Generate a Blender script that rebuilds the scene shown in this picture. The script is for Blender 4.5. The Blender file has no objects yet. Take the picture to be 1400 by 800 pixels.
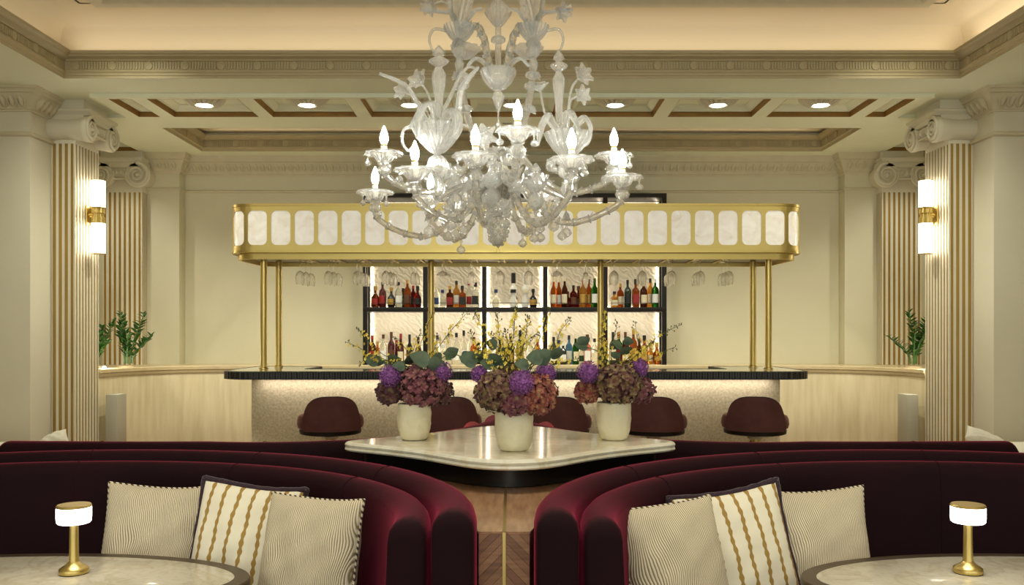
import bpy, bmesh, math, random
from mathutils import Vector, Matrix, noise
PI = math.pi
R = math.radians
rnd = random.Random(7)
SC = bpy.context.scene
COL = SC.collection

# ------------------------------------------------------------------ camera
EYE = 1.45
cam = bpy.data.cameras.new('camera'); camo = bpy.data.objects.new('camera', cam); COL.objects.link(camo)
camo.location = (0, 0, EYE); camo.rotation_euler = (PI/2, 0, 0)
cam.sensor_width = 36; cam.lens = 36*1200/1400
cam.shift_y = 55/1400
cam.clip_end = 60
SC.camera = camo

# ------------------------------------------------------------------ world, exposure
w = bpy.data.worlds.new('world'); SC.world = w; w.use_nodes = True
w.node_tree.nodes['Background'].inputs[0].default_value = (0.96, 1.0, 0.90, 1)
w.node_tree.nodes['Background'].inputs[1].default_value = 1.15
SC.view_settings.view_transform = 'Standard'
SC.view_settings.look = 'None'
SC.view_settings.exposure = 0.49
SC.view_settings.gamma = 1.0
SC.view_settings.use_curve_mapping = False
SC.cycles.max_bounces = 12; SC.cycles.transmission_bounces = 10; SC.cycles.transparent_max_bounces = 12
SC.cycles.glossy_bounces = 5; SC.cycles.diffuse_bounces = 4
SC.cycles.sample_clamp_indirect = 4.0
SC.cycles.caustics_reflective = False; SC.cycles.caustics_refractive = True; SC.cycles.blur_glossy = 1.0

# ------------------------------------------------------------------ lamps of the room
WARM = (0.99, 1.0, 0.87)
def area(name, loc, rot, sx, sy, power, color=WARM, spread=180):
    l = bpy.data.lights.new(name, 'AREA'); l.shape = 'RECTANGLE'; l.size = sx; l.size_y = sy
    l.energy = power; l.color = color; l.spread = R(spread)
    o = bpy.data.objects.new(name, l); COL.objects.link(o); o.location = loc; o.rotation_euler = rot
    return o
def spot(name, loc, power, angle, blend=.6, color=WARM, target=None, size=.05):
    l = bpy.data.lights.new(name, 'SPOT'); l.energy = power; l.spot_size = R(angle); l.spot_blend = blend
    l.color = color; l.shadow_soft_size = size
    o = bpy.data.objects.new(name, l); COL.objects.link(o); o.location = loc
    d = (Vector(target) - Vector(loc)) if target else Vector((0, 0, -1))
    o.rotation_euler = d.to_track_quat('-Z', 'Y').to_euler()
    return o
def point(name, loc, power, color=WARM, size=.03):
    l = bpy.data.lights.new(name, 'POINT'); l.energy = power; l.color = color; l.shadow_soft_size = size
    o = bpy.data.objects.new(name, l); COL.objects.link(o); o.location = loc
    return o
# cove strips round the ceiling tray (behind the cornice lip, washing the cove)
COVE = (1.0, 0.88, 0.70)
area('cove_light', (0, 7.84, 3.955), (PI, 0, 0), 7.9, .05, 3.8, COVE)
area('cove_light', (-3.99, 2.6, 3.955), (PI, 0, 0), .05, 10.2, 2.4, COVE)
area('cove_light', (3.99, 2.6, 3.955), (PI, 0, 0), .05, 10.2, 9.5, COVE)
# downlights in the seven coffers over the bar
COFX = [k*1.023 + .005 for k in range(-3, 4)]
for x in COFX:
    spot('downlight', (x, 8.74, 3.70), 110, 140, .9, (1, .99, .82))
# spots out of sight: above the seating, towards the timber wall and in the side aisles
for sx in (-1, 1):
    spot('downlight', (sx*.75, 2.6, 4.2), 70, 60, .8, (1, .95, .82), (sx*.45, 2.7, 0))
    spot('downlight', (sx*1.5, 2.2, 4.2), 55, 60, .8, (1, .95, .82), (sx*1.3, 2.45, 0))
    spot('downlight', (sx*3.2, 6.5, 4.2), 100, 80, .9, (1, .98, .80), (sx*3.6, 9.2, .9))  # added pair, aimed to brighten the curved timber wall
    spot('downlight', (sx*4.85, 9.9, 3.6), 30, 110, .8, (1, .95, .80), (sx*4.6, 10.6, 1.0))
# second tray cove over the bar
area('cove_light', (0, 10.66, 3.86), (R(200), 0, 0), 7.2, .04, .7, COVE)
# strip lights tucked behind the front edge of each shelf of the back bar
for px in (540, 621.5, 703.5, 786.5, 867.5):
    for z in (3.07, 1.698):
        area('shelf_light', ((px-700)*10.6/1200, 10.66, z), (R(38), 0, 0), .60, .02, 1.15, (1, .93, .80))
# strip light under the bar top
area('bar_strip_light', (.035, 8.10, 1.018), (R(12), 0, 0), 4.75, .03, 4, (1, .90, .80))

# ------------------------------------------------------------------ colour and materials
def lin(c):
    c /= 255.0
    return c/12.92 if c <= .04045 else ((c+.055)/1.055)**2.4
def rgb(r, g, b): return (lin(r), lin(g), lin(b), 1)

MATS = {}
def nodes_of(name):
    m = bpy.data.materials.new(name); m.use_nodes = True
    nt = m.node_tree; b = nt.nodes['Principled BSDF']
    return m, nt, b
def N(nt, t, **kw):
    n = nt.nodes.new(t)
    for k, v in kw.items():
        if k.startswith('i_'): n.inputs[int(k[2:])].default_value = v
        else: setattr(n, k, v)
    return n
def L(nt, a, ai, b, bi): nt.links.new(a.outputs[ai], b.inputs[bi])

def mat(name, col, rough=.5, metal=0., var=.08, vscale=6, stretch=(1, 1, 1), bump=0., bscale=40, sheen=0., sheen_tint=None,
        trans=0., ior=1.45, emit=None, estr=0., coat=0., col2=None, detail=4, spec=.5, srough=.3, bdist=.01, sub=0.):
    m, nt, b = nodes_of(name)
    tc = N(nt, 'ShaderNodeTexCoord'); mp = N(nt, 'ShaderNodeMapping'); mp.inputs['Scale'].default_value = stretch
    L(nt, tc, 'Object', mp, 0)
    ns = N(nt, 'ShaderNodeTexNoise'); ns.inputs['Scale'].default_value = vscale; ns.inputs['Detail'].default_value = detail
    L(nt, mp, 0, ns, 'Vector')
    cr = N(nt, 'ShaderNodeValToRGB')
    c2 = col2 if col2 else tuple(min(1, x*(1+var)) for x in col[:3])+(1,)
    c1 = col if col2 else tuple(x*(1-var) for x in col[:3])+(1,)
    cr.color_ramp.elements[0].color = c1; cr.color_ramp.elements[1].color = c2
    cr.color_ramp.elements[0].position = .3; cr.color_ramp.elements[1].position = .7
    L(nt, ns, 0, cr, 0); L(nt, cr, 0, b, 'Base Color')
    b.inputs['Roughness'].default_value = rough; b.inputs['Metallic'].default_value = metal
    b.inputs['Specular IOR Level'].default_value = spec
    if bump:
        n2 = N(nt, 'ShaderNodeTexNoise'); n2.inputs['Scale'].default_value = bscale; n2.inputs['Detail'].default_value = 6
        L(nt, mp, 0, n2, 'Vector')
        bp = N(nt, 'ShaderNodeBump'); bp.inputs['Strength'].default_value = bump; bp.inputs['Distance'].default_value = bdist
        L(nt, n2, 0, bp, 'Height'); L(nt, bp, 0, b, 'Normal')
    if sheen:
        b.inputs['Sheen Weight'].default_value = sheen; b.inputs['Sheen Roughness'].default_value = srough
        b.inputs['Sheen Tint'].default_value = sheen_tint or (1, 1, 1, 1)
    if trans:
        b.inputs['Transmission Weight'].default_value = trans; b.inputs['IOR'].default_value = ior
    if emit:
        b.inputs['Emission Color'].default_value = emit; b.inputs['Emission Strength'].default_value = estr
    if coat:
        b.inputs['Coat Weight'].default_value = coat; b.inputs['Coat Roughness'].default_value = .08
    if sub:
        b.inputs['Subsurface Weight'].default_value = sub; b.inputs['Subsurface Radius'].default_value = (.02, .015, .01)
    MATS[name] = m
    return m

PLASTER = mat('cream_plaster', rgb(220, 213, 190), .6, var=.02, vscale=2, bump=.03, bscale=120)
CEILP = mat('ceiling_paint', rgb(245, 247, 222), .65, var=.02, vscale=1.5)
WALLP = mat('wall_paint', rgb(219, 213, 184), .45, var=.03, vscale=1.2)
TRIMP = mat('trim_paint', rgb(212, 202, 172), .5, var=.04, vscale=8)
CORNP = mat('cornice_paint', rgb(192, 178, 140), .5, var=.04, vscale=8)
COVEP = mat('cove_paint', rgb(230, 214, 182), .7, var=.015, vscale=1)
OCHRE = mat('gilt_band', rgb(150, 112, 52), .5, metal=.25, var=.12, vscale=9)
GOLDP = mat('gilt_flute', rgb(170, 138, 72), .4, metal=.45, var=.12, vscale=14, stretch=(1, 1, .2))
BRASS = mat('brushed_brass', rgb(208, 186, 116), .40, metal=1, var=.05, vscale=40, stretch=(.05, 1, 14), bump=.04, bscale=160, bdist=.002)
BRASSV = mat('satin_brass', rgb(206, 182, 112), .34, metal=1, var=.06, vscale=30, stretch=(6, 6, .3))
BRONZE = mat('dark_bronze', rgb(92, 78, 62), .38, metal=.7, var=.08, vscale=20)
BLACKM = mat('black_steel', rgb(26, 22, 20), .45, metal=.3, var=.15, vscale=30)
BLACKW = mat('black_fluted_edge', rgb(24, 21, 20), .3, var=.2, vscale=30)
TIMBER = mat('pale_sycamore', rgb(222, 205, 162), .38, col2=rgb(240, 226, 190), vscale=5, stretch=(3.2, 3.2, .35), detail=8, bump=.02, bscale=60, coat=.15)
TIMBERM = mat('sycamore_cap', rgb(208, 188, 146), .35, var=.06, vscale=12, coat=.2)
WALNUT = mat('walnut', rgb(140, 102, 72), .3, col2=rgb(182, 142, 106), vscale=7, stretch=(9, 1.2, 3), detail=8, coat=.3)
VENEER = [mat('veneer_'+n, c, .35, col2=c2, vscale=9, stretch=(1, 1, 12), detail=8, coat=.2) for n, c, c2 in
          (('mid', rgb(140, 94, 64), rgb(176, 126, 90)), ('dark', rgb(122, 80, 54), rgb(162, 112, 80)), ('pale', rgb(156, 108, 76), rgb(188, 138, 100)))]
FLOORM = mat('oak_floor', rgb(120, 88, 60), .4, col2=rgb(152, 116, 82), vscale=6, stretch=(8, 1, 1))
VELVET = mat('burgundy_velvet', rgb(28, 6, 12), .8, var=.22, vscale=3.2, sheen=.75, sheen_tint=rgb(206, 62, 98), bump=.08, bscale=300, bdist=.001, spec=.15, srough=.32)
VELVETR = mat('red_velvet', rgb(120, 16, 26), .75, var=.2, vscale=5, sheen=.8, sheen_tint=rgb(230, 80, 90), spec=.2)
MAUVE = mat('mauve_velvet', rgb(98, 62, 60), .7, var=.14, vscale=9, sheen=1.0, sheen_tint=rgb(225, 165, 155), spec=.2, bump=.05, bscale=200, bdist=.001)
OPAL = mat('opal_glass', rgb(255, 246, 228), .3, var=.01, emit=(1, .96, .86, 1), estr=7)
LAMPSH = mat('lamp_opal', rgb(255, 250, 246), .3, var=.01, emit=(1, .93, .88, 1), estr=6)
BULB = mat('candle_bulb', rgb(255, 245, 220), .2, var=.01, emit=(.98, 1, .91, 1), estr=125)
LEDM = mat('led_strip', rgb(255, 240, 220), .4, var=.01, emit=(1, .90, .76, 1), estr=10)
DOWNL = mat('downlight_lens', rgb(255, 245, 225), .3, var=.01, emit=(1, .92, .76, 1), estr=14)
CANDLE = mat('ivory_sleeve', rgb(232, 226, 206), .5, var=.03, sub=.1)
POTTERY = mat('vase_ceramic', rgb(226, 216, 184), .55, var=.06, vscale=9, bump=.6, bscale=14, bdist=.02)
WHITEP = mat('white_linen', rgb(232, 226, 208), .8, var=.04, vscale=20, bump=.1, bscale=120)
GREYP = mat('grey_plinth', rgb(176, 170, 150), .6, var=.03)
PLUMF = mat('plum_fringe', rgb(48, 28, 40), .85, var=.4, vscale=90, bump=.6, bscale=180, bdist=.006, sheen=.4)
DARKP = mat('black_plinth', rgb(20, 17, 15), .25, var=.2, vscale=10)
LEAFD = mat('zz_leaf', rgb(18, 52, 16), .3, col2=rgb(52, 96, 30), vscale=18, coat=.3)
STEMG = mat('plant_stem', rgb(72, 104, 48), .5, var=.15, vscale=20)
EUCA = mat('eucalyptus_leaf', rgb(52, 72, 54), .55, col2=rgb(96, 112, 86), vscale=22)
STEMD = mat('spray_stem', rgb(74, 80, 30), .6, var=.2, vscale=40)
YELLOW = mat('yellow_blossom', rgb(208, 176, 34), .6, col2=rgb(240, 220, 96), vscale=30)
ALLIUM = mat('allium_purple', rgb(70, 26, 88), .65, col2=rgb(176, 108, 186), vscale=90)
def hyd(name, c): 
    m, nt, b = nodes_of(name)
    tc = N(nt, 'ShaderNodeTexCoord')
    ns = N(nt, 'ShaderNodeTexNoise'); ns.inputs['Scale'].default_value = 55; ns.inputs['Detail'].default_value = 3
    L(nt, tc, 'Object', ns, 'Vector')
    cr = N(nt, 'ShaderNodeValToRGB'); e = cr.color_ramp.elements
    e[0].position = .30; e[0].color = c[0]; e[1].position = .72; e[1].color = c[3]
    a = e.new(.44); a.color = c[1]; a = e.new(.58); a.color = c[2]
    L(nt, ns, 0, cr, 0); L(nt, cr, 0, b, 'Base Color'); b.inputs['Roughness'].default_value = .7
    b.inputs['Sheen Weight'].default_value = .15
    return m
HYD = [hyd('hydrangea_plum', (rgb(46, 20, 32), rgb(112, 50, 66), rgb(142, 84, 88), rgb(140, 124, 82))),
       hyd('hydrangea_russet', (rgb(74, 26, 30), rgb(142, 62, 56), rgb(164, 106, 78), rgb(176, 152, 100))),
       hyd('hydrangea_olive', (rgb(58, 26, 32), rgb(106, 62, 54), rgb(128, 106, 66), rgb(158, 146, 94))),
       hyd('hydrangea_dark', (rgb(42, 18, 30), rgb(82, 36, 46), rgb(104, 66, 58), rgb(122, 106, 66)))]

def marble(name, base, vein, vs=3.0, rough=.12, coat=.4):
    m, nt, b = nodes_of(name)
    tc = N(nt, 'ShaderNodeTexCoord')
    n1 = N(nt, 'ShaderNodeTexNoise'); n1.inputs['Scale'].default_value = vs; n1.inputs['Detail'].default_value = 8
    n1.inputs['Distortion'].default_value = 1.4
    L(nt, tc, 'Object', n1, 'Vector')
    cr = N(nt, 'ShaderNodeValToRGB'); e = cr.color_ramp.elements
    e[0].position = .40; e[0].color = base; e[1].position = .64; e[1].color = base
    a = e.new(.515); a.color = vein
    a = e.new(.49); a.color = tuple(x*.96 for x in base[:3])+(1,)
    L(nt, n1, 0, cr, 0)
    n2 = N(nt, 'ShaderNodeTexNoise'); n2.inputs['Scale'].default_value = vs*12; n2.inputs['Detail'].default_value = 5
    L(nt, tc, 'Object', n2, 'Vector')
    r2 = N(nt, 'ShaderNodeValToRGB'); r2.color_ramp.elements[0].position = .3; r2.color_ramp.elements[0].color = (.80, .78, .74, 1)
    r2.color_ramp.elements[1].position = .5; r2.color_ramp.elements[1].color = (1, 1, 1, 1)
    L(nt, n2, 0, r2, 0)
    mx = N(nt, 'ShaderNodeMix', data_type='RGBA', blend_type='MULTIPLY'); mx.inputs[0].default_value = .55
    L(nt, cr, 0, mx, 6); L(nt, r2, 0, mx, 7); L(nt, mx, 2, b, 'Base Color')
    b.inputs['Roughness'].default_value = rough; b.inputs['Coat Weight'].default_value = coat; b.inputs['Coat Roughness'].default_value = .05
    return m
MARBLE = marble('cream_marble', rgb(234, 229, 210), rgb(222, 212, 186), 2.6)
MARBLET = marble('table_marble', rgb(204, 197, 176), rgb(190, 181, 156), 5.0, .25, .2)
BARTOP = marble('bar_top_stone', rgb(214, 210, 190), rgb(186, 178, 150), 3.0, .15)

def alabaster():
    m, nt, b = nodes_of('alabaster')
    tc = N(nt, 'ShaderNodeTexCoord'); oi = N(nt, 'ShaderNodeObjectInfo')
    ad = N(nt, 'ShaderNodeVectorMath', operation='ADD')
    sc = N(nt, 'ShaderNodeVectorMath', operation='SCALE'); sc.inputs['Scale'].default_value = 1.0
    cb = N(nt, 'ShaderNodeCombineXYZ')
    ml = N(nt, 'ShaderNodeMath', operation='MULTIPLY'); ml.inputs[1].default_value = 30
    L(nt, oi, 'Random', ml, 0); L(nt, ml, 0, cb, 0); L(nt, ml, 0, cb, 2)
    L(nt, tc, 'Object', ad, 0); L(nt, cb, 0, ad, 1)
    n1 = N(nt, 'ShaderNodeTexNoise'); n1.inputs['Scale'].default_value = 9; n1.inputs['Detail'].default_value = 7; n1.inputs['Distortion'].default_value = 1.0
    L(nt, ad, 0, n1, 'Vector')
    cr = N(nt, 'ShaderNodeValToRGB'); e = cr.color_ramp.elements
    e[0].position = .16; e[0].color = rgb(196, 174, 130); e[1].position = .62; e[1].color = rgb(232, 226, 212)
    a = e.new(.36); a.color = rgb(222, 213, 194)
    L(nt, n1, 0, cr, 0); L(nt, cr, 0, b, 'Base Color'); b.inputs['Roughness'].default_value = .25
    L(nt, cr, 0, b, 'Emission Color'); b.inputs['Emission Strength'].default_value = .30
    b.inputs['Coat Weight'].default_value = .3
    return m
ALAB = alabaster()

def textured_plaster(name, c1, c2, scale, strength, dist, kind):
    m, nt, b = nodes_of(name)
    tc = N(nt, 'ShaderNodeTexCoord')
    if kind == 'leaf':
        mp = N(nt, 'ShaderNodeMapping'); mp.inputs['Scale'].default_value = (1, 1, 1.3); mp.inputs['Rotation'].default_value = (0, R(38), 0)
        L(nt, tc, 'Object', mp, 0)
        wv = N(nt, 'ShaderNodeTexWave'); wv.inputs['Scale'].default_value = scale; wv.inputs['Distortion'].default_value = 9; wv.inputs['Detail'].default_value = 2
        wv.inputs['Detail Scale'].default_value = 1.6
        L(nt, mp, 0, wv, 'Vector'); h = (wv, 1)
    else:
        ns = N(nt, 'ShaderNodeTexNoise'); ns.inputs['Scale'].default_value = scale; ns.inputs['Detail'].default_value = 9; ns.inputs['Roughness'].default_value = .75
        L(nt, tc, 'Object', ns, 'Vector'); h = (ns, 0)
    cr = N(nt, 'ShaderNodeValToRGB'); cr.color_ramp.elements[0].color = c1; cr.color_ramp.elements[1].color = c2
    cr.color_ramp.elements[0].position = .35; cr.color_ramp.elements[1].position = .65
    L(nt, h[0], h[1], cr, 0); L(nt, cr, 0, b, 'Base Color'); b.inputs['Roughness'].default_value = .6
    bp = N(nt, 'ShaderNodeBump'); bp.inputs['Strength'].default_value = strength; bp.inputs['Distance'].default_value = dist
    L(nt, h[0], h[1], bp, 'Height'); L(nt, bp, 0, b, 'Normal')
    return m
BARFACE = textured_plaster('bar_front_plaster', rgb(196, 180, 144), rgb(240, 228, 196), 48, .35, .01, 'stone')
RELIEF = textured_plaster('relief_plaster', rgb(226, 214, 188), rgb(232, 220, 196), 5.5, .32, .02, 'leaf')

def glass(name, tint=(1, 1, 1, 1), frost=.25, rough=.04, ior=1.45, clear=.22, bump=0):
    m, nt, b = nodes_of(name)
    out = nt.nodes['Material Output']
    b.inputs['Base Color'].default_value = tint; b.inputs['Roughness'].default_value = rough
    b.inputs['Transmission Weight'].default_value = 1.0; b.inputs['IOR'].default_value = ior
    if bump:
        tc = N(nt, 'ShaderNodeTexCoord'); vn = N(nt, 'ShaderNodeTexNoise'); vn.inputs['Scale'].default_value = 95; vn.inputs['Detail'].default_value = 3
        L(nt, tc, 'Object', vn, 'Vector'); bp = N(nt, 'ShaderNodeBump'); bp.inputs['Strength'].default_value = bump; bp.inputs['Distance'].default_value = .004
        L(nt, vn, 0, bp, 'Height'); L(nt, bp, 0, b, 'Normal')
    tb = N(nt, 'ShaderNodeBsdfTranslucent'); tb.inputs[0].default_value = tuple(x*.95 for x in tint[:3])+(1,)
    df = N(nt, 'ShaderNodeBsdfDiffuse'); df.inputs[0].default_value = tuple(x*.92 for x in tint[:3])+(1,)
    tr = N(nt, 'ShaderNodeBsdfTransparent'); tr.inputs[0].default_value = tint
    m1 = N(nt, 'ShaderNodeMixShader'); m1.inputs[0].default_value = .5
    L(nt, tb, 0, m1, 1); L(nt, df, 0, m1, 2)
    m2 = N(nt, 'ShaderNodeMixShader'); m2.inputs[0].default_value = frost
    L(nt, b, 0, m2, 1); L(nt, m1, 0, m2, 2)
    m3 = N(nt, 'ShaderNodeMixShader'); m3.inputs[0].default_value = clear
    L(nt, m2, 0, m3, 1); L(nt, tr, 0, m3, 2)
    L(nt, m3, 0, out, 0)
    return m
GLASS = glass('blown_glass', (1, 1, .985, 1), .26, .03, 1.5, .36, .6)
GLASSR = glass('twisted_glass', (.95, .945, .92, 1), .12, .04, 1.5, .3, .4)
CLEAR = glass('clear_wine_glass', (1, 1, .99, 1), .05, .0, 1.3, .4)

def bottle_glass(name, c, frost=.35):
    return glass(name, c, frost, .05, 1.4)
BG = {'amber': bottle_glass('amber_spirit', rgb(176, 98, 34)), 'brown': bottle_glass('brown_spirit', rgb(104, 50, 22)),
      'red': bottle_glass('red_spirit', rgb(112, 30, 22)), 'dark': mat('dark_bottle', rgb(26, 22, 18), .15, var=.1, coat=.3),
      'clear': bottle_glass('clear_bottle', rgb(236, 236, 226), .22), 'green': bottle_glass('green_bottle', rgb(40, 96, 30), .4),
      'yellow': bottle_glass('golden_spirit', rgb(204, 156, 72)), 'white': mat('white_ceramic', rgb(226, 222, 210), .2, var=.03, coat=.3),
      'blue': bottle_glass('blue_bottle', rgb(96, 140, 170)), 'pink': bottle_glass('pink_bottle', rgb(224, 150, 130)),
      'purple': mat('oxblood_bottle', rgb(74, 18, 20), .15, var=.1, coat=.3), 'dgreen': mat('dark_green_bottle', rgb(22, 44, 24), .15, var=.1, coat=.3)}
LAB = {'cream': mat('cream_label', rgb(226, 214, 180), .6, var=.05), 'black': mat('black_label', rgb(24, 22, 22), .5, var=.05),
       'gold': mat('gold_label', rgb(190, 150, 70), .4, metal=.4, var=.05), 'red': mat('red_label', rgb(150, 30, 28), .5, var=.05),
       'white': mat('white_label', rgb(236, 234, 226), .6, var=.03), 'blue': mat('blue_label', rgb(36, 54, 100), .5, var=.05),
       'green': mat('green_label', rgb(50, 80, 44), .5, var=.05), 'brown': mat('brown_label', rgb(92, 50, 30), .5, var=.05)}

def stripe_mat(name, kind):
    m, nt, b = nodes_of(name)
    tc = N(nt, 'ShaderNodeTexCoord')
    b.inputs['Roughness'].default_value = .75
    if kind == 'fine':
        ns = N(nt, 'ShaderNodeTexNoise'); ns.inputs['Scale'].default_value = 5.5; ns.inputs['Detail'].default_value = 1
        L(nt, tc, 'Object', ns, 'Vector')
        sb = N(nt, 'ShaderNodeVectorMath', operation='SUBTRACT'); sb.inputs[1].default_value = (.5, .5, .5); L(nt, ns, 1, sb, 0)
        sc = N(nt, 'ShaderNodeVectorMath', operation='SCALE'); sc.inputs['Scale'].default_value = .075; L(nt, sb, 0, sc, 0)
        ad = N(nt, 'ShaderNodeVectorMath', operation='ADD'); L(nt, tc, 'Object', ad, 0); L(nt, sc, 0, ad, 1)
        wv = N(nt, 'ShaderNodeTexWave'); wv.inputs['Scale'].default_value = 52; wv.inputs['Distortion'].default_value = .5
        wv.inputs['Detail'].default_value = 1; wv.inputs['Detail Scale'].default_value = .5
        L(nt, ad, 0, wv, 'Vector')
        cr = N(nt, 'ShaderNodeValToRGB'); e = cr.color_ramp.elements
        e[0].position = .12; e[0].color = rgb(146, 128, 96); e[1].position = .55; e[1].color = rgb(228, 216, 188)
        L(nt, wv, 1, cr, 0); L(nt, cr, 0, b, 'Base Color')
        bp = N(nt, 'ShaderNodeBump'); bp.inputs['Strength'].default_value = .5; bp.inputs['Distance'].default_value = .003
        L(nt, wv, 1, bp, 'Height'); L(nt, bp, 0, b, 'Normal')
    else:
        sx = N(nt, 'ShaderNodeSeparateXYZ'); L(nt, tc, 'Object', sx, 0)
        fr = N(nt, 'ShaderNodeMath', operation='PINGPONG'); fr.inputs[1].default_value = .026
        of = N(nt, 'ShaderNodeMath', operation='ADD'); of.inputs[1].default_value = .5
        L(nt, sx, 0, of, 0); L(nt, of, 0, fr, 0)
        kz = N(nt, 'ShaderNodeMath', operation='MULTIPLY'); kz.inputs[1].default_value = 2*PI/.029; L(nt, sx, 2, kz, 0)
        sn = N(nt, 'ShaderNodeMath', operation='SINE'); L(nt, kz, 0, sn, 0)
        w1 = N(nt, 'ShaderNodeMath', operation='MULTIPLY_ADD'); w1.inputs[1].default_value = .0017; w1.inputs[2].default_value = .0062; L(nt, sn, 0, w1, 0)
        lt = N(nt, 'ShaderNodeMath', operation='LESS_THAN'); L(nt, fr, 0, lt, 0); L(nt, w1, 0, lt, 1)
        mx = N(nt, 'ShaderNodeMix', data_type='RGBA'); mx.inputs[6].default_value = rgb(232, 224, 200); mx.inputs[7].default_value = rgb(160, 126, 56)
        L(nt, lt, 0, mx, 0); L(nt, mx, 2, b, 'Base Color')
    return m
FINE = stripe_mat('fine_stripe_fabric', 'fine')
GOLDS = stripe_mat('gold_scallop_fabric', 'gold')
def cord_mat():
    m, nt, b = nodes_of('twisted_cord')
    tc = N(nt, 'ShaderNodeTexCoord'); mp = N(nt, 'ShaderNodeMapping'); mp.inputs['Rotation'].default_value = (0, R(45), 0)
    L(nt, tc, 'Object', mp, 0)
    wv = N(nt, 'ShaderNodeTexWave'); wv.inputs['Scale'].default_value = 24; L(nt, mp, 0, wv, 'Vector')
    cr = N(nt, 'ShaderNodeValToRGB'); cr.color_ramp.interpolation = 'CONSTANT'
    cr.color_ramp.elements[0].color = rgb(70, 52, 46); cr.color_ramp.elements[1].color = rgb(222, 210, 182); cr.color_ramp.elements[1].position = .45
    L(nt, wv, 1, cr, 0); L(nt, cr, 0, b, 'Base Color'); b.inputs['Roughness'].default_value = .8
    return m
CORD = cord_mat()

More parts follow.
